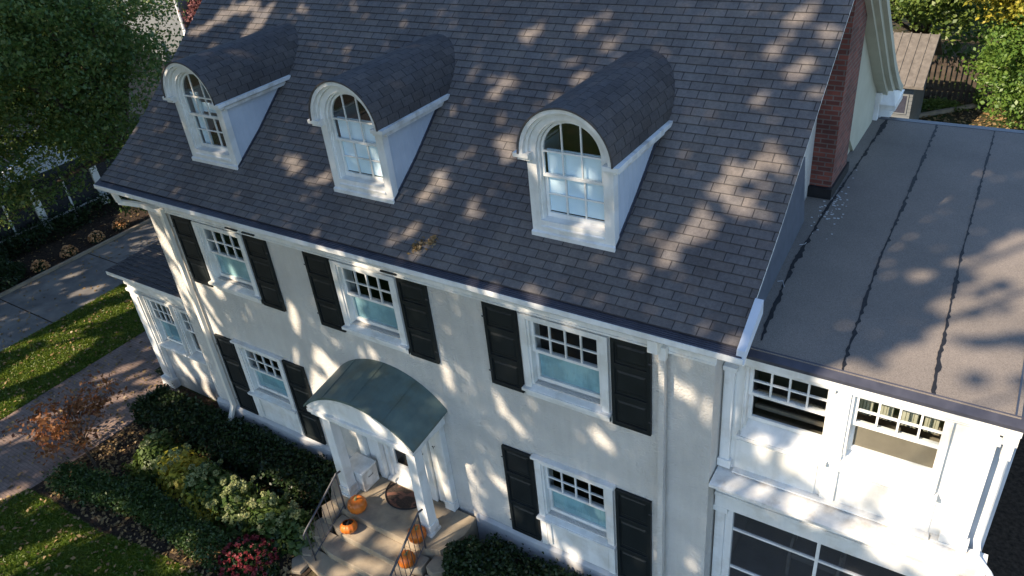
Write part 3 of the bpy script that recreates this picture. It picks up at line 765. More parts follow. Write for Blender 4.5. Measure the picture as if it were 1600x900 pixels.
mb = MB(ZO)
for a, b in (((10.93,3.0),(11.0,3.1)),((10.94,1.9),(11.06,1.8))): mb.tube([(a[0],a[1],.153),(a[0]+.06,a[1]+.04,.153),(b[0],b[1],.153)], .006, 4)
rg = random.Random(3)
for k in range(70):
    x = 11.0+rg.gauss(.05,.10); y = 4.4+rg.gauss(0,.45); s = rg.uniform(.006,.018); mb.box(x-s, x+s, y-s*.6, y+s, .1495, .154)
tag(mb.build('mortar_droppings', M['foundation'], fr_), kind='stuff')
# windows of the sunroom
window(11.59, .98, -.165, -.63, -1.08, Y, -1.26, out=.045, shade=None, casing_bot=-1.25, parent=house)
w2 = window(12.83, .98, -.165, -.63, -1.08, Y, -1.26, out=.045, shade='tan', casing_bot=-1.25, parent=house)
mb = H()
for x, ww in ((12.38,.16),(12.62,.14),(12.86,.17),(13.10,.15)):
    for k in range(4): mb.tube([(x+k*ww/4, Y+.27, -.15),(x+k*ww/4, Y+.27, -.62)], ww/7, 6)
mb.build('curtain', M['curtain'], w2)
mb = H(); mb.box(11.12,12.06,Y+.34,Y+.36,-.86,-.78); mb.box(11.12,12.06,Y+.20,Y+.34,-1.22,-1.18); mb.box(11.12,12.06,Y+.30,Y+.33,-1.06,-1.0); mb.build('inner_rail', M['tan'], house)
# pilasters, base, panel grooves
mb = H()
for x0, x1 in ((10.80,10.93), (13.54,13.80)):
    mb.box(x0, x1, Y-.06, Y-.001, -1.80, -.24); mb.box(x0-.02, x1+.03, Y-.09, Y-.001, -.27, -.20) ; mb.box(x0-.02, x1+.03, Y-.09, Y-.001, -1.93, -1.80)
mb.box(13.44,13.83,Y-.10,Y-.001,-1.97,-1.931)
mb.box(12.12,12.30,Y-.045,Y-.001,-1.93,-.201)
mb.box(12.36,13.40,Y-.02,Y-.001,-1.93,-1.42); mb.box(11.0,12.05,Y-.02,Y-.001,-1.93,-1.42)
mb.box(11.0,13.42,Y-.11,Y-.001,-1.955,-1.931)
mb.build('sunroom_pilaster', M['paint'], house, bevel=.005)
# belt ledge
mb = H(); mb.prism([(Y-.001,-1.97),(Y-.13,-1.975),(.0,-1.99),(-.06,-2.005),(-.06,-2.05),(.0,-2.07),(.04,-2.12),(.14,-2.14),(.14,-2.20),(.20,-2.24),(.20,-2.30),(Y-.001,-2.30)], 'x', 10.79, 14.05)
mb.build('belt_ledge', M['dirty_paint'], house)
mb = H(); mb.box(10.79, 13.84, .24, .40, -2.70, -2.301); mb.box(10.79,13.86,.21,.239,-2.46,-2.40); mb.build('porch_beam', M['paint'], house, bevel=.004)
mb = H()
for x0, x1 in ((10.80,10.94), (13.50,13.80)):
    mb.box(x0, x1, .27, .42, -5.5, -2.80); mb.box(x0-.03, x1+.04, .24, .43, -2.80, -2.701)
mb.box(10.94,11.05,.30,.42,-5.5,-2.701); mb.box(13.38,13.50,.30,.42,-5.5,-2.701)
mb.build('porch_pilaster', M['paint'], house, bevel=.004)
mb = H(); mb.box(12.20,12.245,.33,.38,-5.5,-2.701)
for z in (-3.16,-3.98): mb.box(11.05,12.199,.335,.375,z-.02,z+.02); mb.box(12.246,13.38,.335,.375,z-.02,z+.02)
mb.box(11.05,13.38,.335,.375,-5.5,-5.3)
mb.build('screen_frame', M['paint'], house)
mb = H(); mb.poly([(11.05,.36,-5.4),(13.38,.36,-5.4),(13.38,.36,-2.71),(11.05,.36,-2.71)]); mb.build('insect_screen', M['screen'], house)
mb = H(); mb.box(10.80,13.65,.43,8.1,-5.6,-5.0); mb.box(10.80,13.65,3.5,3.6,-5.0,-2.2); mb.build('porch_floor', M['foundation'], house)
# corner downspout with shoe
mb = H(); mb.box(13.803,13.99,.46,.52,-5.5,-.07); mb.build('side_board', M['siding'], house)
mb = H(); mb.box(13.83,13.97,.24,.40,-.20,-.06); mb.box(13.85,13.95,.26,.36,-.42,-.20)
mb.tube([(13.90,.31,-.40),(13.90,.31,-.60),(13.90,.30,-1.75),(13.93,.22,-1.93),(14.08,.10,-2.00),(14.14,.07,-2.08),(14.14,.07,-2.25)], .043, 10)
mb.tube([(14.14,.07,-2.2),(14.14,.10,-5.3)], .05, 10)
mb.build('downspout', M['paint'], house, smooth=False)

# ------------------------------------------------------------------ WEST SUNROOM (one storey)
YB = .35
holes = [(-2.97,-2.05,-4.22,-2.94), (-1.83,-.92,-4.22,-2.94)]
wall_y('west_sunroom_wall', M['stucco'], -3.30, -.782, -5.6, -2.62, YB, .14, holes)
mb = H(); mb.box(-3.30,-3.16,YB+.141,7.5,-5.6,-2.62); mb.box(-3.159,-.79,7.3,7.5,-5.6,-2.62); mb.box(-3.1,-.8,3,3.1,-5.5,-2.7); mb.build('west_sunroom_side_wall', M['stucco'], house)
window(-2.51, .86, -2.97, -3.55, -4.18, YB, -4.24, out=.07, casing_bot=-4.23)
window(-1.375, .86, -2.97, -3.55, -4.18, YB, -4.24, out=.07, casing_bot=-4.23, shade='dark_room')
mb = H(); mb.box(-3.42,-3.06,YB-.10,YB-.001,-5.5,-2.80); mb.box(-3.46,-3.02,YB-.14,YB-.001,-2.80,-2.73); mb.box(-3.37,-3.11,YB-.13,YB-.1005,-5.2,-2.9); mb.box(-3.48,-3.0,YB-.18,YB-.001,-5.6,-5.35)
mb.box(-3.46,-.79,YB-.12,YB-.001,-2.62,-2.44); mb.box(-3.44,-.79,YB-.08,YB-.001,-2.73,-2.621)
mb.box(-3.56,-.79,YB-.20,YB-.001,-2.439,-2.38); mb.box(-3.02,-.79,YB-.06,YB-.001,-4.36,-4.30)
mb.build('west_sunroom_trim', M['paint'], house, bevel=.006)
mb = H(); mb.hexa([(-3.76,.08,-2.37),(-.79,.08,-2.37),(-.79,7.7,-2.2),(-3.76,7.7,-2.2),(-3.76,.08,-2.27),(-.79,.08,-2.27),(-.79,7.7,-2.1),(-3.76,7.7,-2.1)])
wr = mb.build('west_sunroom_roof', M['paint'], house, bevel=.01)
mb = H()
n = 50
for i in range(n):
    y0, y1 = .075+i*.15, .075+(i+1)*.15; z0 = -2.27+.17*(y0/7.6); z1 = -2.27+.17*(y1/7.6)
    mb.poly([(-3.77,y0,z0+.022),(-.79,y0,z0+.022),(-.79,y1,z1+.010),(-3.77,y1,z1+.010)], [(-3.77,i*.145+.001),(-.79,i*.145+.001),(-.79,i*.145+.144),(-3.77,i*.145+.144)])
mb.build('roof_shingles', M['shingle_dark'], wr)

# ------------------------------------------------------------------ PORTICO AND DOOR
PX = 4.94
def arc(y, zend, rise, hw, n=24, dz=0):
    Rr = (hw*hw+rise*rise)/(2*rise); a = math.asin(hw/Rr)
    return [(PX+Rr*math.sin(-a+2*a*k/n), zend+rise-Rr+Rr*math.cos(-a+2*a*k/n)+dz) for k in range(n+1)]
mb = H(); F_ = arc(0,-2.66,.52,1.26); B_ = arc(0,-2.52,.57,1.27)
rowsY = [(-.95,F_),(-.6,[(a[0]*.65+b[0]*.35, a[1]*.65+b[1]*.35) for a, b in zip(F_,B_)]),(-.3,[(a[0]*.35+b[0]*.65, a[1]*.35+b[1]*.65) for a, b in zip(F_,B_)]),(-.002,B_)]
for (ya, A), (yb, B) in zip(rowsY, rowsY[1:]):
    for k in range(24):
        mb.poly([(A[k][0],ya,A[k][1]),(A[k+1][0],ya,A[k+1][1]),(B[k+1][0],yb,B[k+1][1]),(B[k][0],yb,B[k][1])])
        mb.poly([(A[k][0],ya,A[k][1]-.045),(B[k][0],yb,B[k][1]-.045),(B[k+1][0],yb,B[k+1][1]-.045),(A[k+1][0],ya,A[k+1][1]-.045)])
for k in range(24): mb.poly([(F_[k][0],-.95,F_[k][1]-.045),(F_[k+1][0],-.95,F_[k+1][1]-.045),(F_[k+1][0],-.95,F_[k+1][1]),(F_[k][0],-.95,F_[k][1])])
for k in (0, 24): mb.poly([(F_[k][0],-.95,F_[k][1]-.045),(F_[k][0],-.95,F_[k][1]),(B_[k][0],-.002,B_[k][1]),(B_[k][0],-.002,B_[k][1]-.045)])
# standing seams
for k in (6, 12, 18):
    mb.tube([(F_[k][0],-.95,F_[k][1]+.003),(B_[k][0],-.01,B_[k][1]+.003)], .006, 5)
hood = mb.build('door_hood', M['copper'], house, bevel=0)
# tympanum, beam, side beams
mb = H(); A = arc(0,-2.70,.47,1.19)
mb.prism([(A[0][0],-2.72)] + A + [(A[-1][0],-2.72)], 'y', -.88, -.83)
mb.ring(arc(0,-2.70,.44,1.12), arc(0,-2.68,.49,1.22), -.93, -.8805)
mb.box(3.72,6.16,-.93,-.60,-2.80,-2.7205); mb.box(3.76,6.12,-.90,-.62,-2.87,-2.801)
for s in (3.76, 5.98): mb.box(s, s+.14, -.61, -.01, -2.86, -2.62); mb.box(s-.02,s+.16,-.599,-.01,-2.619,-2.58)
mb.build('hood_front', M['paint'], house, bevel=.005)
mb = H(); mb.prism(arc(0,-2.72,.46,1.2)+[(6.1,-2.74),(3.8,-2.74)], 'y', -.04, -.005); mb.build('hood_back', M['cream'], house)
for x in (3.85, 5.82):
    mb = H(); a, b, c, d = x, x+.215, -.80, -.585
    mb.hexa([(a,c,-4.95),(b,c,-4.95),(b,d,-4.95),(a,d,-4.95),(a+.012,c+.012,-2.92),(b-.012,c+.012,-2.92),(b-.012,d-.012,-2.92),(a+.012,d-.012,-2.92)])
    col = mb.build('column', M['paint'], house, bevel=.005)
    mb = H(); mb.box(a-.035,b+.035,c-.035,d+.035,-4.955,-4.90); mb.box(a-.015,b+.015,c-.015,d+.015,-4.90,-4.72); mb.build('column_base', M['dirty_paint'], col, bevel=.004)
    mb = H(); mb.box(a-.03,b+.03,c-.03,d+.03,-2.915,-2.871); mb.box(a-.008,b+.008,c-.008,d+.008,-2.99,-2.955); mb.build('column_capital', M['paint'], col, bevel=.004)
# door surround
mb = H()
for s, xs in ((-1, (3.84, 4.00)), (1, (5.88, 6.06))):
    mb.box(xs[0], xs[1], -.13, -.001, -4.95, -2.86); mb.box(xs[0]-.02, xs[1]+.02, -.15, -.001, -4.95, -4.75)
mb.box(4.02,4.22,-.05,-.001,-4.95,-2.86); mb.box(5.66,5.86,-.05,-.001,-4.95,-2.86)
mb.box(4.24,4.37,-.10,-.001,-4.95,-2.86); mb.box(5.52,5.64,-.10,-.001,-4.95,-2.86)
mb.box(4.02,5.86,-.04,-.001,-2.859,-2.745)
mb.build('door_surround', M['paint'], house, bevel=.005)
mb = H()
for x in (4.40, 5.43): mb.box(x, x+.07, .0, .14, -4.95, -2.86)
mb.box(4.47,5.43,0,.14,-2.95,-2.86)
mb.box(4.40,5.50,-.10,.14,-5.0,-4.90)
mb.build('door_frame', M['paint'], house, bevel=.004)
mb = H(); d0, d1 = 4.475, 5.425
mb.box(d0,d0+.10,.06,.10,-4.895,-2.96); mb.box(d1-.10,d1,.06,.10,-4.895,-2.96); mb.box(d0+.10,d1-.10,.06,.10,-4.895,-4.58); mb.box(d0+.10,d1-.10,.06,.10,-3.06,-2.96)
door = mb.build('storm_door', M['paint'], house, bevel=.004)
mb = H(); mb.poly([(d0+.09,.08,-4.59),(d1-.09,.08,-4.59),(d1-.09,.08,-3.05),(d0+.09,.08,-3.05)]); mb.build('glass', M['glass'], door)
mb = H(); mb.tube([(d1-.05,.06,-3.95),(d1-.05,.0,-3.95),(d1-.14,-.005,-3.95)], .012, 8); mb.build('handle', M['iron'], door)
mb = H(); mb.box(4.41,5.49,.20,.25,-4.9,-2.9); 
for a, b in ((4.6,4.9),(5.0,5.3)):
    mb.box(a,b,.19,.1995,-3.7,-3.1); mb.box(a,b,.19,.1995,-4.5,-3.85)
mb.build('front_door', M['shutter'], house, bevel=.006)
mb = H()
for cx in (4.12, 5.76):
    for k in range(9):
        a0 = k*.7; mb.tube([(cx+.05*math.cos(a0)*k/9, -.056, -3.52+.09*k/9-.05+.03*math.sin(a0)), (cx+.05*math.cos(a0+.7)*(k+1)/9, -.056, -3.52+.09*(k+1)/9-.05+.03*math.sin(a0+.7))], .006, 5)
mb.build('scroll_ornament', M['iron'], house)

# ------------------------------------------------------------------ STOOP
stoop = empty('front_steps', (5.1,-1.2,0)); tag(stoop, 'tan stone front steps and landing under the green arched door hood', 'steps')
mb = MB(); mb.prism([(3.35,-.07),(3.35,-.62),(3.75,-1.02),(4.25,-1.10),(6.05,-1.10),(6.35,-.98),(6.55,-.5),(6.5,-.07)], 'z', .0, .648); mb.build('landing', M['concrete'], stoop, bevel=.012)
mb = MB()
zs_ = [.488,.328,.168]
for i, z in enumerate(zs_):
    y0 = -1.101-.34*i; e = .05+.10*i
    mb.prism([(4.12-e,y0),(4.12-e*1.2,y0-.26),(4.35,y0-.37),(5.9,y0-.37),(6.14+e*1.2,y0-.26),(6.14+e,y0)], 'z', .0, z)
mb.build('treads', M['concrete'], stoop, bevel=.010)
mb = MB()     # stepped cheek stones on both sides
for s in (-1, 1):
    for i, (yy, z, w_) in enumerate(((-1.0,.52,.42),(-1.34,.36,.42),(-1.66,.21,.38),(-1.98,.09,.36))):
        x = 4.0 if s < 0 else 6.26; dx = -w_ if s < 0 else w_
        pts = [(x,yy),(x+dx*.8,yy+.10),(x+dx,yy-.16),(x+dx*.45,yy-.36),(x,yy-.30)]
        if s > 0: pts = pts[::-1]
        mb.prism(pts, 'z', 0, z)
mb.build('cheek_stones', M['concrete'], stoop, bevel=.012)
def railing(x, x2):
    mb = MB(); t0 = Vector((x,-1.08,1.52)); t1 = Vector((x2,-1.98,.98))
    mb.tube([t0+Vector((0,.14,.0)), t0+Vector((0,.03,.03)), t0, t1, t1+Vector((0,-.07,-.06)), t1+Vector((0,-.08,-.14))], .020, 8)
    rl = mb.build('railing', M['iron'], stoop)
    mb = MB(); mb.tube([(x,-1.06,.63),(x,-1.06,1.53)], .016, 6); mb.build('post', M['iron'], rl)
    mb = MB(); mb.tube([(x2,-1.98,.10),(x2,-1.98,.99)], .016, 6); mb.build('post', M['iron'], rl)
    mb = MB(); b0, b1 = t0-Vector((0,0,.78)), t1-Vector((0,0,.70)); mb.tube([b0, b1], .012, 6); mb.build('bottom_rail', M['iron'], rl)
    for k in range(1, 8):
        f_ = k/8; a = t0.lerp(t1, f_); b = b0.lerp(b1, f_); mb = MB(); mb.tube([a, b], .007, 5); mb.build('baluster', M['iron'], rl)
railing(4.16, 4.14); railing(6.10, 6.14)

# bench box
bb = empty('deck_box', (4.01,-.31,.65)); tag(bb, 'white painted box with a flat lid beside the left porch column', 'storage box')
mb = H(); mb.box(3.77,4.24,-.56,-.16,-4.95,-4.50); mb.build('body', M['dirty_paint'], bb, bevel=.005)
mb = H(); mb.box(3.75,4.26,-.58,-.155,-4.499,-4.46); mb.build('lid', M['paint'], bb, bevel=.006)
mb = H(); mb.tube([(4.246,-.42,-4.66),(4.262,-.42,-4.66),(4.262,-.30,-4.66),(4.246,-.30,-4.66)], .006, 5); mb.build('handle', M['iron'], bb)

# door mat
mt, nt, b = newmat('door_mat'); c = ramp(nt, noise(nt, 55, 3), [(.35,(.02,.014,.011)),(.7,(.07,.045,.032))]); f = ramp(nt, noise(nt, 3.2, 2, .5, None, 1.0), [(.52,(0,0,0)),(.58,(.8,.8,.8))]); nt.links.new(mixc(nt, f, c, (.20,.09,.06)), b.inputs['Base Color']); b.inputs['Roughness'].default_value = .95; bump(nt, b, noise(nt, 200, 2), .8, .006)
M['mat'] = mt
mb = MB(); pts = [(4.99+.47*math.cos(a), -.13+.47*math.sin(a)) for a in [math.pi+math.pi*k/28 for k in range(29)]]
mb.prism(pts, 'z', .650, .664); dm = mb.build('doormat', M['mat']); tag(dm, 'dark half round doormat on the landing in front of the door', 'doormat')
mb = MB()
for k in range(28): mb.tube([(pts[k][0],pts[k][1],.667),(pts[k+1][0],pts[k+1][1],.667)], .014, 6, False)
mb.build('rubber_edge', M['tar'], dm)

# pumpkins
def pumpkin(x, y, z, r, label, squash=.82, tilt=0.0, rot=0.0, hole=False):
    root = empty('pumpkin', (x, y, z)); tag(root, label, 'pumpkin', 'pumpkins on the front steps')
    mb = MB(); nu, nv = 44, 16; T = Matrix.Rotation(rot, 3, 'Z') @ Matrix.Rotation(tilt, 3, 'X')
    cc = Vector((x, y, z + r*squash*.97))
    def P(i, j):
        a = 2*math.pi*i/nu; p = -math.pi/2 + math.pi*j/nv
        rib = 1 - .085*abs(math.cos(a*5.5/1.0))**4
        rr = r*math.cos(p)**.8*rib if abs(p) < math.pi/2-1e-6 else 0
        zz = r*squash*math.sin(p)*(1-.22*max(0, abs(math.sin(p))-.75)*4*.5)
        return cc + T @ Vector((rr*math.cos(a), rr*math.sin(a), zz))
    for i in range(nu):
        for j in range(nv):
            if hole and j > nv-4: continue
            mb.poly([P(i,j),P(i+1,j),P(i+1,j+1),P(i,j+1)])
    mb.build('shell', M['pumpkin'], root, smooth=True)
    mb = MB(); top = cc + T @ Vector((0,0,r*squash*.86))
    d = T @ Vector((0,0,1)); 
    if not hole:
        mb.tube([top, top+d*.05+Vector((.01,0,0)), top+d*.10+Vector((.04,.01,0))], [.032,.020,.017], 7); mb.build('stem', M['stem'], root)
    else:
        mb = MB(); q = cc+T@Vector((0,0,r*squash*.45)); ring = [q + T@Vector((r*.72*math.cos(2*math.pi*k/20), r*.72*math.sin(2*math.pi*k/20), 0)) for k in range(20)]; mb.poly(ring)
        mb.tube([q, q+d*.11+Vector((.05,0,0))], [.03,.016], 7)
        mb.build('hollow', M['dark_room'], root)
    return root
pumpkin(4.42, -.97, .648, .185, 'large orange pumpkin on the landing at the foot of the left column', .88, .1, .4)
pumpkin(4.48, -1.33, .488, .165, 'orange pumpkin with its top cut open on the second step by the left railing', .70, -.25, .7, True)
pumpkin(5.86, -.97, .648, .175, 'orange pumpkin on the landing behind the top of the right railing', .85, .05, 1.4)
pumpkin(5.93, -1.40, .488, .165, 'orange pumpkin on the step below the landing behind the right railing', .88, .12, 2.2)

# chair in the screened porch
pc = empty('porch_chair', (12.0,1.6,.6)); tag(pc, 'pale grey armchair dimly seen behind the porch screen', 'chair')
mb = H(); mb.box(11.7,12.4,1.4,2.0,-4.6,-4.5); mb.build('seat', M['foundation'], pc, bevel=.02)
mb = H(); mb.hexa([(11.7,2.0,-4.6),(12.4,2.0,-4.6),(12.4,2.08,-4.6),(11.7,2.08,-4.6),(11.75,2.2,-3.9),(12.35,2.2,-3.9),(12.35,2.28,-3.9),(11.75,2.28,-3.9)]); mb.build('backrest', M['foundation'], pc, bevel=.02)
for x in (11.68, 12.42):
    mb = H(); mb.tube([(x,1.4,-5.0),(x,1.35,-4.5),(x,1.5,-4.28),(x,2.0,-4.22)], .025, 8); mb.build('armrest', M['paint'], pc)
    for y in (1.45,1.95):
        mb = H(); mb.tube([(x,y,-5.0),(x,y,-4.6)], .022, 8); mb.build('leg', M['paint'], pc)

# leaf clumps on the roof
for i, (x, y, lab) in enumerate(((6.40,-.17,'larger clump of dry brown twigs and leaves lying low on the shingle roof'),(6.55,-.04,'smaller clump of dry leaves just right of the larger clump on the roof'))):
    z = roofz(y)+ZO; rg = np.random.default_rng(i); P = np.array([x,y,z+.02])+rg.normal(size=(90-40*i,3))*np.array([.045,.06,.02]); P[:,2] = np.maximum(P[:,2], [roofz(q)+ZO+.012 for q in P[:,1]])
    o = leaves('dry_leaf_clump', P, .06, M['dryleaf'], seed=i+3); tag(o, lab, 'dry leaves', 'dry leaf clumps on the roof')


def scatter(poly, n, seed, z):
    rg = np.random.default_rng(seed); x0, y0 = np.min(poly, axis=0); x1, y1 = np.max(poly, axis=0); P = rg.uniform((x0, y0), (x1, y1), (n, 2))
    ins = np.zeros(n, bool); j = len(poly)-1
    for i in range(len(poly)):
        xi, yi = poly[i]; xj, yj = poly[j]
        c = ((yi > P[:,1]) != (yj > P[:,1])) & (P[:,0] < (xj-xi)*(P[:,1]-yi)/(yj-yi+1e-12)+xi); ins ^= c; j = i
    P = P[ins]; return np.column_stack([P, np.full(len(P), z) + rg.uniform(0, .012, len(P))])
LF = [(-4.2,-5.2),(5,-5.6),(3.9,-3.4),(2.3,-3.2),(.9,-3.3),(-.5,-3.55),(-2.0,-3.55),(-3.05,-3.6),(-3.3,-4.2)]
LS = [(-9.15,-4.5),(-6.1,-4.5),(-6.1,4.7),(-9.15,5.4)]
g = scatter(LF, 42000, 1, .028); tag(leaves('grass', g, .075, M['grass'], seed=201, up=-.1, aspect=.22), 'short green grass of the front lawn at the lower left', 'grass', kind='stuff')
g = scatter(LS, 60000, 2, .024); tag(leaves('grass', g, .085, M['grass'], seed=202, up=-.1, aspect=.24), 'sunny yellow green grass strip between the driveway and the brick walk', 'grass', kind='stuff')
bed = [(-2.9,-3.5),(3.8,-3.3),(4.0,-1.1),(3.2,-1.1),(-2.8,-1.1)]
P = np.concatenate([scatter(bed, 3200, 3, .03), scatter(LF, 700, 4, .05), scatter(LS, 900, 5, .04), scatter([(-6.1,-6),(-3.2,-4.5),(-2.9,0),(-6.1,5)], 1100, 6, .018), scatter([(-12.3,-2),(-9.1,-2),(-9.1,9),(-12.3,9)], 420, 7, .014), scatter([(-15.4,-2),(-12.4,-2),(-12.4,9),(-15.4,9)], 500, 8, .03), scatter([(3.6,-2.6),(6.8,-2.6),(7,-4),(3.5,-4)], 60, 9, .03)])
tag(leaves('fallen_leaves', P, .085, M['dryleaf'], seed=203, up=1.2), 'dry fallen leaves scattered over the beds, lawns and walk', 'fallen leaves', kind='stuff')
P = scatter([(8.5,21),(16,21),(16,27),(8.5,27)], 3000, 10, .02); tag(leaves('fallen_leaves', P, .12, M['dryleaf'], seed=204, up=1.2), 'brown fallen leaves on the ground of the rear yard', 'fallen leaves', kind='stuff')
# ------------------------------------------------------------------ PLANTS AROUND THE HOUSE
def shrub(name, P, size, mat, label, cat, group=None, seed=1, flowers=None, core=None):
    root = leaves(name, P, size, M[mat], seed=seed); tag(root, label, cat, group)
    if flowers:
        pts, fs, fm = flowers
        if isinstance(pts, list):
            for k, q in enumerate(pts): leaves('flower_head', q, fs, M[fm], root, None, seed+50+k, up=.8, aspect=.9)
        else: leaves('flowers', pts, fs, M[fm], root, None, seed+50, up=.8, aspect=.9)
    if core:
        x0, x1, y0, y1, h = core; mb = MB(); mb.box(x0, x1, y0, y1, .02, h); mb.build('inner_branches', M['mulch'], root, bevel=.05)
    return root
def heads(centers, r, per, seed): return [flower_balls([c], r, per, seed+k) for k, c in enumerate(centers)]
def flower_balls(centers, r, per, seed):
    rg = np.random.default_rng(seed); out = []
    for c in centers:
        d = rg.normal(size=(per,3)); d /= np.linalg.norm(d, axis=1)[:,None]; out.append(np.array(c) + d*r*rg.uniform(.8,1.1,(per,1)))
    return np.concatenate(out)
shrub('hedge', box_pts(-2.7,3.3,-1.05,-.22,.5,16000,1,.06), .075, 'box', 'long dark green hedge under the ground floor windows left of the steps', 'hedge', core=(-2.6,3.2,-.95,-.3,.4))
shrub('hedge', np.concatenate([box_pts(6.95,9.9,-1.0,-.22,.5,9000,2,.06), blob_pts(6.85,-.95,.1,.50,.62,.78,6000,5), blob_pts(7.5,-.8,.1,.6,.5,.6,3500,6)]), .07, 'box', 'dark green hedge under the ground floor window right of the steps', 'hedge', core=(6.9,9.8,-.9,-.3,.4))
shrub('low_hedge', np.concatenate([box_pts(-2.5+i*.50,-1.9+i*.50,-3.35+.10*i,-2.85+.10*i,.42,1500,10+i,.05) for i in range(5)]+[box_pts(-.3+i*.55,.3+i*.55,-2.95-.02*i,-2.45-.02*i,.42,1500,20+i,.05) for i in range(5)]), .06, 'box_light', 'low curving boxwood hedge along the edge of the front lawn', 'hedge')
hy = [(-1.0,-1.65,.55,.6),(.0,-1.75,.6,.65),(.95,-1.80,.6,.7),(1.9,-1.85,.62,.75),(2.8,-1.80,.6,.7),(3.45,-1.70,.45,.6)]
labs = ['sparse dark hydrangea bush at the far left end of the row','hydrangea bush with yellow leaves, second from the left of the row','yellowing hydrangea bush, third from the left of the row','full green hydrangea bush with many pale heads, fourth from the left','full green hydrangea bush with pale flower heads, second nearest to the steps','small hydrangea bush with one cream bloom beside the left railing']
for i, (x, y, r, h) in enumerate(hy):
    rg = np.random.default_rng(70+i); P = blob_pts(x, y, .1, r, r*.9, h, 1500, 30+i, .5)
    nb = (5, 9, 14, 22, 20, 8)[i]; cs = []
    for k in range(nb):
        a = rg.uniform(0, 2*math.pi); q = rg.uniform(.1,.95); cs.append((x+r*q*math.cos(a), y+r*.9*q*math.sin(a), .12+h*math.sqrt(1-q*q*.8)+.04))
    shrub('hydrangea_bush', P, .11, 'yellow' if i == 1 else 'hyd', labs[i], 'bush', 'hydrangea bushes in front of the hedge', 30+i, (heads(cs, .055, 50, i), .04, 'hydflower'))
P = blob_pts(1.0,-2.1,.05,.6,.4,.45,900,77,.4); shrub('yellow_leaved_plant', P, .10, 'yellow', 'yellow leaved plant in the middle of the planting bed', 'plant')
P = blob_pts(3.05,-2.62,.05,.62,.55,.42,2200,78,.7); rg = np.random.default_rng(4)
cs = []
for k in range(110):
    a = rg.uniform(0,2*math.pi); q = math.sqrt(rg.uniform(0,1)); cs.append((3.05+.6*q*math.cos(a), -2.62+.53*q*math.sin(a), .08+.42*math.sqrt(max(0.05,1-q*q*.85))+.02))
shrub('red_mum_bush', P, .07, 'box', 'low bush of dark red flowers beside the foot of the steps', 'flowers', flowers=(flower_balls(cs,.028,12,9),.045,'mumflower'))
P = blob_pts(7.05,-1.65,.05,.5,.4,.5,900,79,.5); shrub('hydrangea_bush', P, .10, 'hyd', 'pale green flowering bush right of the steps at the bottom edge of the photo', 'bush', 'hydrangea bushes in front of the hedge', 79, (heads([(6.8,-1.6,.5),(7.1,-1.8,.55),(7.2,-1.5,.5),(6.95,-1.4,.5)],.06,50,3),.045,'hydflower'))
P = blob_pts(-.9,-2.05,.03,.8,.35,.22,1100,80,.3); shrub('ground_cover_plant', P, .09, 'hyd', 'sparse green perennial between the hydrangeas and the low hedge', 'plant')
tree('maple_tree', (-1.95,-2.61,0), [(-3.0,-2.3,.95,.75,.8,.28),(-3.7,-2.6,.85,.7,.7,.25),(-2.5,-2.7,.85,.5,.5,.25),(-3.2,-1.5,1.0,.7,.6,.28)], 75, 17, .13, .10, 'maple', 'small orange and red leaved maple tree between the brick walk and the low hedge', seed=5, trunk_r=.035, nlimb=22, fork=.55)
# side bed across the driveway
for i, (x, y) in enumerate(((-12.78,2.16),(-12.80,3.20),(-12.87,4.28),(-12.95,5.27))):
    P = blob_pts(x, y, .05, .26, .26, .28, 350, 90+i, .7)
    rg = np.random.default_rng(i); d = rg.normal(size=(170,3)); d[:,2] = abs(d[:,2]); d /= np.linalg.norm(d,axis=1)[:,None]
    o = shrub('mum_plant', P, .07, 'box', ['orange mum nearest the round shrub','orange mum, second from the round shrub','orange mum, third from the round shrub','orange mum farthest from the round shrub along the driveway kerb'][i], 'flowers', 'orange mums along the kerb', 90+i, (np.array([x,y,.06])+d*np.array([.27,.27,.29]), .075, 'mumorange'))
shrub('round_shrub', blob_pts(-13.3,1.0,.1,.8,.8,.75,4200,95,.85), .08, 'box', 'round clipped dark green shrub across the driveway at the left edge', 'shrub')
shrub('rose_bush', np.concatenate([blob_pts(-12.0,6.3,.5,.55,.55,1.1,420,96,.5), blob_pts(-12.9,5.9,.4,.4,.5,.7,260,98,.4)]), .10, 'hyd', 'loose leafy bush with white blooms beside the left end of the roof', 'bush', flowers=(heads([(-12.6,6.0,1.1),(-12.0,6.4,1.3),(-11.9,6.0,1.2),(-12.9,5.6,1.0)],.05,12,3),.06,'hydflower'))
for i, (x0,x1,y0,y1) in enumerate(((-15.4,-14.4,-1.0,2.0),(-15.4,-14.5,2.4,4.6),(-15.4,-14.5,5.0,8.5))):
    shrub('foundation_shrub', box_pts(x0,x1,y0,y1,.45,2000,100+i,.1), .09, 'box', ['dark shrub mass below the left end of the neighbouring porch','dark shrub mass below the middle of the neighbouring porch','dark shrub mass below the right end of the neighbouring porch'][i], 'shrub', 'shrubs below the neighbouring porch')

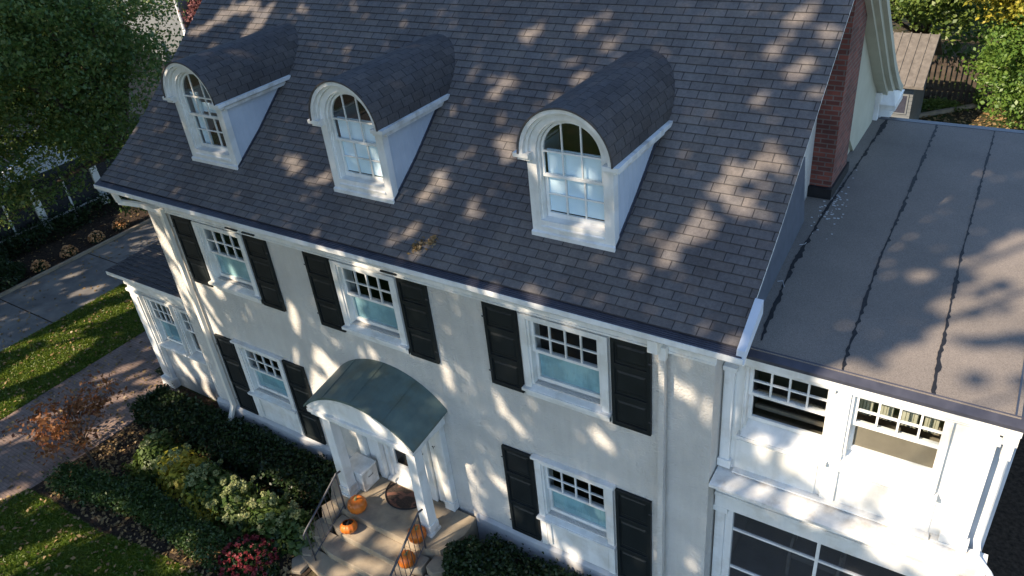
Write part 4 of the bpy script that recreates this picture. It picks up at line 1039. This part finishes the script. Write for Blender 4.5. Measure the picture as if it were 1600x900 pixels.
# ------------------------------------------------------------------ NEIGHBOURS
nb = empty('neighbour_house', (-18.5,5,0)); tag(nb, 'neighbouring house with a dark screened porch and white posts behind the big tree', 'house')
mb = MB(); mb.box(-22,-15.9,-4,13.4,0,.25); mb.box(-22,-21.8,-4,13.4,.25,4.6); mb.box(-21.8,-16.2,-4,-3.8,.25,2.0); mb.build('wall', M['dark_room'], nb)
mb = MB(); mb.prism([(-4.6,1.95),(3.0,1.95),(4.75,2.95),(6.6,1.98),(13.8,1.98),(13.8,2.25),(4.75,4.4),(-4.6,2.25)][:0] or [(1.9,1.86),(7.6,1.86),(4.75,2.95)], 'x', -15.8, -15.55); mb.build('gable', M['siding'], nb)
mb = MB(); mb.box(-15.85,-15.5,-4.2,13.4,1.66,1.86); mb.build('porch_beam', M['shutter'], nb)
mb = MB(); mb.hexa([(-22,-4.4,1.90),(-15.2,-4.4,1.87),(-15.2,13.6,1.87),(-22,13.6,1.9),(-22,-4.4,3.4),(-15.2,-4.4,1.95),(-15.2,13.6,1.95),(-22,13.6,3.4)]); mb.build('porch_roof', M['shutter'], nb)
mb = MB(); mb.box(-15.62,-15.3,1.5,8.0,2.9,3.0) if False else None
for y in (-2.2,.0,4.0,6.35,8.7,10.9):
    mb = MB(); mb.box(-15.66,-15.48,y-.13,y+.13,.0,1.659); mb.build('porch_post', M['paint'], nb, bevel=.01)
mb = MB(); mb.box(-15.60,-15.53,-4,13.4,.30,.36)
for y in (-1.1,.9,2.0,2.95,5.15,7.5,9.8): mb.box(-15.59,-15.54,y-.03,y+.03,.02,1.659)
mb.build('screen_frame', M['paint'], nb)
mb = MB(); mb.poly([(-15.57,-4,.1),(-15.57,13.4,.1),(-15.57,13.4,1.66),(-15.57,-4,1.66)]); mb.build('insect_screen', M['screen'], nb)
n2 = empty('grey_house', (-21,17,0)); tag(n2, 'grey sided house with a white downspout beyond the far left roof corner', 'house')
mb = MB(); mb.box(-27,-19.3,14.5,24,0,7.5); mb.build('wall', M['grey_siding'], n2)  # grey siding, darkened in colour to stand in for shade
mb = MB(); mb.tube([(-19.2,14.4,7.4),(-19.2,14.4,4.3),(-19.0,14.2,4.0)], .07, 8); mb.build('downspout', M['paint'], n2)
mb = MB(); mb.hexa([(-27.6,14,7.5),(-18.8,14,7.5),(-18.8,24.5,7.5),(-27.6,24.5,7.5),(-26,19.1,10.2),(-20.4,19.1,10.2),(-20.4,19.4,10.2),(-26,19.4,10.2)]); mb.build('roof', M['metal_dark'], n2)
tree('plum_tree', (-18.0,16.5,0), [(-18.2,15.8,4.6,1.5,1.5,1.5)], 90, 40, .22, .16, 'purple', 'small purple leaved tree beyond the far left corner of the roof', seed=8, trunk_r=.1)
# big oak on the left
tree('oak_tree', (-10.4,7.2,0), [(-9.0,3.4,6.6,2.7,2.7,2.6),(-10.5,2.2,5.6,2.6,2.4,2.6),(-10.3,5.4,7.3,2.7,2.6,2.5),(-12.4,4.4,6.8,3.0,3.0,2.6),(-8.0,1.8,8.4,2.2,2.2,2.0),(-11.5,.6,3.9,1.6,1.4,1.6),(-10.0,4.6,4.4,1.6,1.5,1.3),(-14.5,6.5,7.5,3,3,3)],
     1050, 100, .30, .11, 'oak', 'large dark green oak tree filling the upper left beside the roof', seed=11, trunk_r=.32, nlimb=60, shell=.35, fork=.55)
# rear right yard
shed = empty('shed', (8.6,22.6,0)); tag(shed, 'small grey shed with a ribbed brown roof behind the flat roofed wing', 'shed')
mb = MB(); mb.box(6.2,10.03,21.1,24.4,0,2.35)
for k in range(17): mb.box(6.2,10.04,21.088,21.0995,.1+k*.135,.1+k*.135+.118)
mb.build('wall', M['grey_siding'], shed)
mb = MB()
mb.hexa([(5.9,20.75,2.25),(10.35,20.75,2.25),(10.35,22.75,3.45),(5.9,22.75,3.45),(5.9,20.75,2.33),(10.35,20.75,2.33),(10.35,22.75,3.53),(5.9,22.75,3.53)])
mb.hexa([(5.9,24.75,2.25),(10.35,24.75,2.25),(10.35,22.75,3.45),(5.9,22.75,3.45),(5.9,24.75,2.33),(10.35,24.75,2.33),(10.35,22.75,3.53),(5.9,22.75,3.53)])
mb.prism([(21.1,2.351),(24.4,2.351),(22.75,3.40)], 'x', 9.9, 10.02)
for k in range(16):
    x = 5.95+k*.29; mb.hexa([(x,20.74,2.331),(x+.04,20.74,2.331),(x+.04,22.75,3.531),(x,22.75,3.531),(x,20.74,2.37),(x+.04,20.74,2.37),(x+.04,22.75,3.57),(x,22.75,3.57)])
mb.build('roof', M['wood'], shed)
mb = MB(); mb.box(9.42,9.92,21.05,21.087,1.25,1.95); sw = mb.build('window', M['grey_siding'], shed)
mb = MB(); mb.poly([(9.47,21.045,1.3),(9.87,21.045,1.3),(9.87,21.045,1.9),(9.47,21.045,1.9)]); mb.build('pane', M['metal_dark'], sw)
mb = MB(); mb.box(8.75,9.15,21.05,21.087,.1,1.95); mb.build('door', M['dark_room'], shed)
fence = empty('wooden_fence', (14,26.6,0)); tag(fence, 'weathered brown wooden picket fence behind the shed', 'fence')
mb = MB(); rg = random.Random(5)
for k in range(70):
    x = 8.0+k*.19; h = 1.75+rg.uniform(-.06,.06); mb.prism([(x,0),(x+.13,0),(x+.13,h-.08),(x+.065,h),(x,h-.08)], 'y', 26.5, 26.53)
mb.build('pickets', M['fence'], fence)
mb = MB(); mb.box(8,21.5,26.54,26.60,1.35,1.45); mb.box(8,21.5,26.54,26.60,.35,.45); mb.build('rail', M['fence'], fence)
mb = MB(); mb.hexa([(9.9,24.3,0),(11.6,26.0,0),(11.7,25.9,0),(10.0,24.2,0),(9.9,24.3,.14),(11.6,26.0,.14),(11.7,25.9,.14),(10.0,24.2,.14)]); mb.build('bed_edging', M['concrete']); tag(bpy.data.objects['bed_edging'], 'pale timber edging of the planting strip beside the shed', 'edging')
shrub('creeping_plant', np.concatenate([blob_pts(10.6,25.6,.0,.9,.5,.35,900,120,.3), blob_pts(11.75,26.0,.2,.2,.2,1.0,250,121,.3)]), .12, 'ivy', 'bright yellow green plants between the timber edging and the fence', 'plant')
tree('lime_leaved_tree', (9.6,30.5,0), [(9.0,25.2,4.6,1.6,1.4,1.1),(8.4,26.6,4.6,2.2,1.8,1.6),(10.3,25.4,3.6,1.0,.8,.7),(6.6,26.4,5.0,2.2,2.0,1.6)], 420, 50, .28, .16, 'ivy', 'light green tree overhanging the shed roof', seed=21, trunk_r=.18, nlimb=24)
tree('yellow_maple', (13.4,29.5,0), [(11.8,23.2,5.3,1.1,.9,.8),(12.9,23.0,5.3,1.3,1.0,1.0),(10.9,24.0,5.5,1.0,.8,.6),(12.2,23.4,4.3,.7,.5,.4)], 230, 46, .22, .15, 'yellow', 'yellow leaved tree at the top right behind the fence', seed=22, trunk_r=.16, nlimb=22)
tree('bushy_green_tree', (14.2,22.8,0), [(13.5,22.4,2.9,1.7,1.5,2.0),(13.2,24.5,3.9,1.7,1.5,1.9),(14.9,21.0,2.6,1.6,1.4,1.7),(12.4,24.0,2.3,1.0,.9,.9)], 420, 60, .26, .13, 'oak_far', 'dense bright green tree behind the far right corner of the flat roof', seed=23, trunk_r=.16, nlimb=24)
tree('dark_tree', (11,38,0), [(9,36,4,5,3,3.5),(16,37,4,5,3,3.5),(11.5,29.2,2.2,3.0,1.4,1.9)], 360, 50, .5, .26, 'oak', 'dark tree mass beyond the wooden fence', seed=24, trunk_r=.3, nlimb=18)
tree('dark_side_tree', (16.8,5.6,0), [(16.4,5.4,2.4,1.0,1.6,1.4),(16.8,8.2,2.6,1.0,1.6,1.5)], 60, 60, .3, .13, 'oak', 'dark green leafy bush at the right edge beside the white wing', cat='bush', seed=25, trunk_r=.08, nlimb=10)

# ------------------------------------------------------------------ SHADE TREES on the street side (unseen behind the camera, crowns shaped to cast the dapples)
S = np.array(SUN_DIR)
def _perp(P):
    """coordinates across the sun's rays"""
    e1 = np.cross(S, [0,0,1]); e1 /= np.linalg.norm(e1); e2 = np.cross(e1, S)
    return np.stack([P@e1, P@e2], -1)
LIT = [(-2.26,-1.81,-1.45,-1.57,0.30), (10.97,7.31,11.96,7.57,0.42), (0.23,-0.79,1.18,-0.50,0.28), (1.90,-0.28,3.35,0.15,0.18), (3.83,-0.35,4.05,-0.35,0.20), (8.78,8.15,8.78,8.21,0.10), (8.89,8.50,8.86,8.80,0.12), (9.04,9.10,9.18,9.32,0.11), (8.76,9.23,9.03,9.73,0.12), (9.23,9.01,9.29,9.11,0.06), (8.95,9.93,8.96,9.97,0.07), (9.31,9.77,9.31,9.80,0.07), (8.44,10.41,8.45,10.50,0.08), (8.19,11.12,8.19,11.21,0.10), (8.16,11.60,8.16,11.69,0.11), (8.54,10.92,8.60,11.11,0.08), (8.93,10.71,8.93,10.73,0.06), (8.57,11.45,8.55,11.54,0.06), (8.70,7.80,8.70,7.82,0.06), (8.47,7.29,8.48,7.31,0.06), (8.40,8.14,8.41,8.25,0.07), (7.62,8.56,7.63,8.58,0.03), (5.69,10.70,5.69,10.73,0.08), (4.82,10.14,4.84,10.18,0.10), (5.57,10.48,5.58,10.51,0.08), (6.09,10.42,6.09,10.44,0.07), (5.72,9.90,5.75,9.93,0.08), (5.99,9.76,6.03,9.82,0.09), (5.06,9.30,5.08,9.32,0.08), (4.94,9.03,4.94,9.05,0.05), (5.85,9.20,5.95,9.44,0.06), (5.74,8.46,5.75,8.48,0.07), (5.96,8.32,5.97,8.34,0.06), (5.13,7.60,5.13,7.63,0.08), (5.45,6.67,5.48,6.76,0.11), (5.89,6.50,5.91,6.54,0.06), (6.05,7.39,6.06,7.40,0.06), (2.48,6.53,2.78,6.54,0.11), (3.17,6.42,3.46,6.65,0.07), (3.36,6.25,3.40,6.30,0.07), (-2.00,7.61,-1.56,8.13,0.14), (-1.32,7.50,-1.31,7.53,0.06), (-0.64,8.09,-0.55,8.67,0.16), (-1.59,8.30,-1.02,8.60,0.10), (-0.09,7.88,-0.08,7.91,0.06), (7.09,7.67,7.10,7.69,0.04), (2.33,8.94,2.34,8.97,0.05), (0.14,8.90,0.14,8.93,0.07), (10.19,7.70,10.17,7.74,0.04), (9.73,7.69,9.74,7.72,0.04), (10.80,7.86,12.34,8.48,0.21), (11.14,8.42,11.93,8.92,0.22), (11.05,8.96,11.48,9.44,0.16), (10.34,9.89,10.49,10.57,0.07), (10.68,9.52,10.88,10.15,0.09), (10.79,9.16,11.22,9.77,0.10), (10.17,9.45,10.18,9.49,0.04), (10.80,10.42,12.51,9.96,0.52), (10.95,7.75,12.36,8.11,0.22), (10.94,6.91,12.39,7.29,0.44), (10.17,6.51,10.83,6.61,0.14), (11.93,7.10,12.50,6.86,0.23), (10.04,5.84,10.97,6.24,0.06), (11.39,6.22,12.63,6.68,0.14), (10.69,6.00,10.92,6.03,0.04), (11.57,6.11,12.35,6.37,0.10), (-0.42,3.69,-0.28,3.25,0.06), (-0.30,3.12,0.00,2.42,0.34), (-0.66,3.89,-0.69,3.31,0.04), (-0.64,2.82,-0.73,2.12,0.04), (-0.74,1.47,-0.72,0.78,0.04), (0.64,3.47,0.97,3.73,0.25), (1.42,3.06,2.24,2.58,0.35), (2.13,2.89,2.73,2.57,0.36), (2.49,4.00,2.71,3.46,0.12), (2.92,3.35,3.40,3.17,0.22), (3.99,4.91,4.11,4.69,0.06), (4.18,5.89,4.19,5.86,0.04), (4.18,4.18,4.20,4.15,0.08), (1.46,4.90,1.63,4.92,0.05), (4.42,5.70,4.88,5.84,0.05), (7.05,6.59,7.34,6.66,0.04), (1.50,1.71,1.80,1.35,0.22), (1.64,1.16,2.08,1.25,0.24), (5.69,4.92,5.73,4.67,0.07), (6.80,4.72,6.95,4.61,0.07), (6.68,4.76,6.72,4.75,0.03), (9.74,6.90,9.77,6.84,0.07), (9.76,6.60,9.78,6.56,0.05), (9.28,6.76,9.31,6.68,0.05), (9.50,6.75,9.61,6.64,0.07), (9.13,6.91,9.18,6.79,0.04), (9.60,6.10,9.61,6.07,0.04), (8.23,5.33,8.43,5.31,0.06), (8.34,5.83,8.36,5.82,0.05), (7.80,6.90,7.98,6.94,0.03), (6.31,3.40,6.47,3.25,0.07), (6.57,2.91,6.61,2.84,0.05), (7.44,2.82,8.04,2.84,0.12), (7.26,2.97,7.39,3.01,0.08), (4.08,2.74,4.16,2.41,0.05), (5.27,2.89,5.30,2.40,0.08), (5.72,3.20,5.85,3.05,0.09), (5.83,2.96,5.89,2.79,0.08), (5.87,2.69,5.90,2.41,0.08), (3.40,2.21,3.55,1.99,0.07), (4.85,2.36,4.89,2.13,0.05), (9.58,4.26,9.72,4.21,0.05), (5.19,1.81,5.45,1.85,0.05), (4.05,2.88,4.12,2.87,0.05), (5.14,3.45,5.29,3.37,0.10), (5.64,3.36,5.71,3.35,0.05), (4.24,2.32,4.25,1.42,0.05), (5.79,2.97,5.81,2.86,0.04), (5.73,2.26,5.74,2.08,0.05), (5.70,3.17,5.72,3.14,0.04), (5.89,1.86,5.84,2.23,0.07), (5.29,1.15,5.73,1.42,0.12), (6.20,1.68,6.22,1.75,0.04), (4.10,1.35,4.22,1.53,0.03), (4.37,1.40,4.42,1.58,0.03), (5.27,0.63,5.58,0.78,0.10), (5.11,0.32,5.20,0.45,0.11), (5.78,1.00,6.08,1.14,0.07), (4.75,-0.09,4.67,-0.23,0.17), (0.88,6.87,0.93,6.78,0.08), (4.46,7.39,4.51,6.96,0.04), (4.75,7.12,5.30,7.24,0.04), (7.20,8.48,7.22,8.33,0.03), (7.75,7.99,8.00,8.05,0.04), (5.26,7.53,5.30,7.48,0.04), (-5.93,-2.99,-6.76,-2.11,0.55), (-4.56,-3.15,-5.13,-2.87,0.22), (-7.53,-2.02,-7.94,-1.05,0.34), (-8.98,-1.43,-9.03,-0.84,0.17), (-6.52,-1.18,-6.53,-1.07,0.13), (-9.85,-1.65,-9.75,-1.37,0.17), (-7.79,-2.22,-7.84,-1.95,0.10), (-7.77,-2.89,-7.74,-2.48,0.13), (-11.24,-1.72,-11.25,-1.58,0.08), (-4.62,-1.75,-4.46,-0.76,0.14), (-3.25,-1.43,-3.22,-0.90,0.08), (-3.50,-2.11,-3.36,-1.51,0.11), (-3.75,-2.64,-3.72,-2.28,0.08), (-3.40,-3.17,-3.21,-2.75,0.11), (-1.28,-3.21,-1.32,-2.98,0.14), (-4.21,-1.63,-4.04,-1.11,0.10), (0.93,-3.26,0.94,-2.57,0.22), (0.94,-2.61,1.33,-1.65,0.11), (-0.49,-2.77,-0.62,-2.51,0.13), (-1.21,-2.42,-1.29,-2.36,0.11), (2.79,-1.28,2.89,-0.99,0.28), (0.49,-1.73,1.22,-1.48,0.13), (0.53,-1.32,0.58,-0.99,0.07), (2.47,-0.35,2.76,-0.24,0.21), (1.82,0.02,2.81,0.38,0.18), (2.56,0.34,3.05,0.41,0.13), (4.48,0.76,4.90,0.89,0.13), (3.74,0.75,3.91,0.79,0.08), (-0.47,-1.16,-0.03,-0.99,0.28), (-0.07,-0.84,0.31,-0.71,0.12), (5.10,0.99,5.24,1.04,0.05), (-2.40,-1.18,-2.59,-0.85,0.07), (-2.88,1.37,-2.97,-0.02,0.07), (-3.00,0.87,-2.96,0.45,0.07), (-3.82,-1.17,-3.08,-0.72,0.07), (-1.94,0.59,-1.78,-0.23,0.09), (-2.61,0.20,-2.26,-0.06,0.09), (-3.30,1.40,-2.96,1.32,0.12), (-2.01,1.83,-1.98,1.44,0.05), (-2.04,-0.40,-1.58,-0.43,0.08), (-10.52,0.57,-10.44,0.59,0.13), (-10.03,0.09,-9.95,0.11,0.10), (-9.57,-0.43,-9.49,-0.41,0.10), (-9.15,-0.94,-9.08,-0.92,0.09)]
def gapdist(q):
    """how deep a point lies inside one of the openings cut to throw sun patches (negative: in the foliage)"""
    best = np.full(len(q), -9.0)
    for a1, b1, a2, b2, r in LIT:
        d = np.array([a2-a1, b2-b1]); L2 = d@d + 1e-9
        t = np.clip(((q[:,0]-a1)*d[0] + (q[:,1]-b1)*d[1])/L2, 0, 1)
        dist = np.hypot(q[:,0]-a1-t*d[0], q[:,1]-b1-t*d[1])
        best = np.maximum(best, r - dist)
    return best
E1 = np.cross(S, [0,0,1]); E1 /= np.linalg.norm(E1); E2 = np.cross(E1, S)
def vnoise(a, b, s, seed):
    return np.array([mnoise.noise(Vector((x*s, y*s, seed))) for x, y in zip(a, b)])
def shade_tree(a0, a1, b0, b1, c0, base, label, seed, mat='oak_shade'):
    """street tree whose crown lies up the sun's rays from the house; unseen, its leaves left out wherever a sun patch should fall"""
    rg = np.random.default_rng(seed); root = empty('street_tree', base); tag(root, label, 'tree', 'street trees shading the house')
    A, B, Cc = [], [], []
    for layer, (st, sz) in enumerate(((.15,0),(.15,0),(.17,0))):
        ga, gb = np.meshgrid(np.arange(a0, a1, st), np.arange(b0, b1, st)); ga = ga.ravel(); gb = gb.ravel()
        A.append(ga + rg.normal(size=len(ga))*st*.35); B.append(gb + rg.normal(size=len(ga))*st*.35)
    a = np.concatenate(A); b = np.concatenate(B); n = len(a)
    c = c0 + 3.0*vnoise(a, b, .22, seed) + 1.2*rg.normal(size=n) 
    g = gapdist(np.stack([a, b], 1)) + .07*vnoise(a, b, 3.5, seed+9) + .03*rg.normal(size=n)
    ea = (a1-a0)/2; eb = (b1-b0)/2
    keep = (g < GAPR)
    if a0 < -10: keep &= ~((b > -.5) & (a < -9.3) & (vnoise(a, b, .9, 77) > -.16))  # crown thinned here so more sun reaches the oak
    P = a[:,None]*E1 + b[:,None]*E2 + c[:,None]*S; P = P[keep]
    m_ = len(P)
    nrm = -S + rg.normal(size=(m_,3))*.38; nrm /= np.linalg.norm(nrm, axis=1)[:,None]
    t = rg.normal(size=(m_,3)); u = np.cross(nrm, t); u /= np.linalg.norm(u, axis=1)[:,None]; v = np.cross(nrm, u)
    s = (.30*(1+.3*rg.uniform(-1,1,m_)))[:,None]/2
    V = np.stack([P-u*s, P+v*s*.7, P+u*s, P-v*s*.7], 1).reshape(-1,3); org = P.mean(0); V = V-org
    me = bpy.data.meshes.new('crown'); me.vertices.add(m_*4); me.vertices.foreach_set('co', V.ravel()); me.loops.add(m_*4)
    me.loops.foreach_set('vertex_index', np.arange(m_*4)); me.polygons.add(m_); me.polygons.foreach_set('loop_start', np.arange(m_)*4); me.polygons.foreach_set('loop_total', np.full(m_, 4))
    me.update(); me.materials.append(M[mat]); link('crown', me, tuple(org), root)
    mb = MB(); b_ = Vector(base); top = Vector(tuple(org)) + Vector((0,0,-4)); mb.tube([b_, b_.lerp(top, .5)+Vector((.2,.1,0)), top], [.45,.36,.26], 10); mb.build('trunk', M['bark'], root, base)
    mb = MB()
    for i in rg.choice(m_, 40): e = Vector(tuple(P[i])); mb.tube([top, top.lerp(e,.55)+Vector((0,0,.5)), e], [.15,.08,.02], 5, False)
    mb.build('limbs', M['bark'], root, tuple(top))
M['oak_shade'] = leafmat('street_tree_leaves', [(.03,.055,.02), (.045,.075,.025), (.06,.09,.03), (.08,.10,.04)], .08)
GAPR = -0.055
for i, (a0, a1, b0, b1, c0, lab) in enumerate(((-19,-9,-7,14,-20,'tall street tree standing left of the house front, out of the frame'),(-9,-2,-7,14,-19,'tall street tree in front of the left half of the house, out of the frame'),(-2,5,-7,14,-19.5,'tall street tree in front of the front door, out of the frame'),(5,12.6,-7,14,-20,'tall street tree in front of the right wing, out of the frame'))):
    ctr = ((a0+a1)/2)*E1 + (-2)*E2 + c0*S
    shade_tree(a0, a1, b0, b1, c0, (float(ctr[0]), float(ctr[1]), 0), lab, 40+i)
print('objects', len(bpy.data.objects), 'faces', sum(len(m_.polygons) for m_ in bpy.data.meshes))
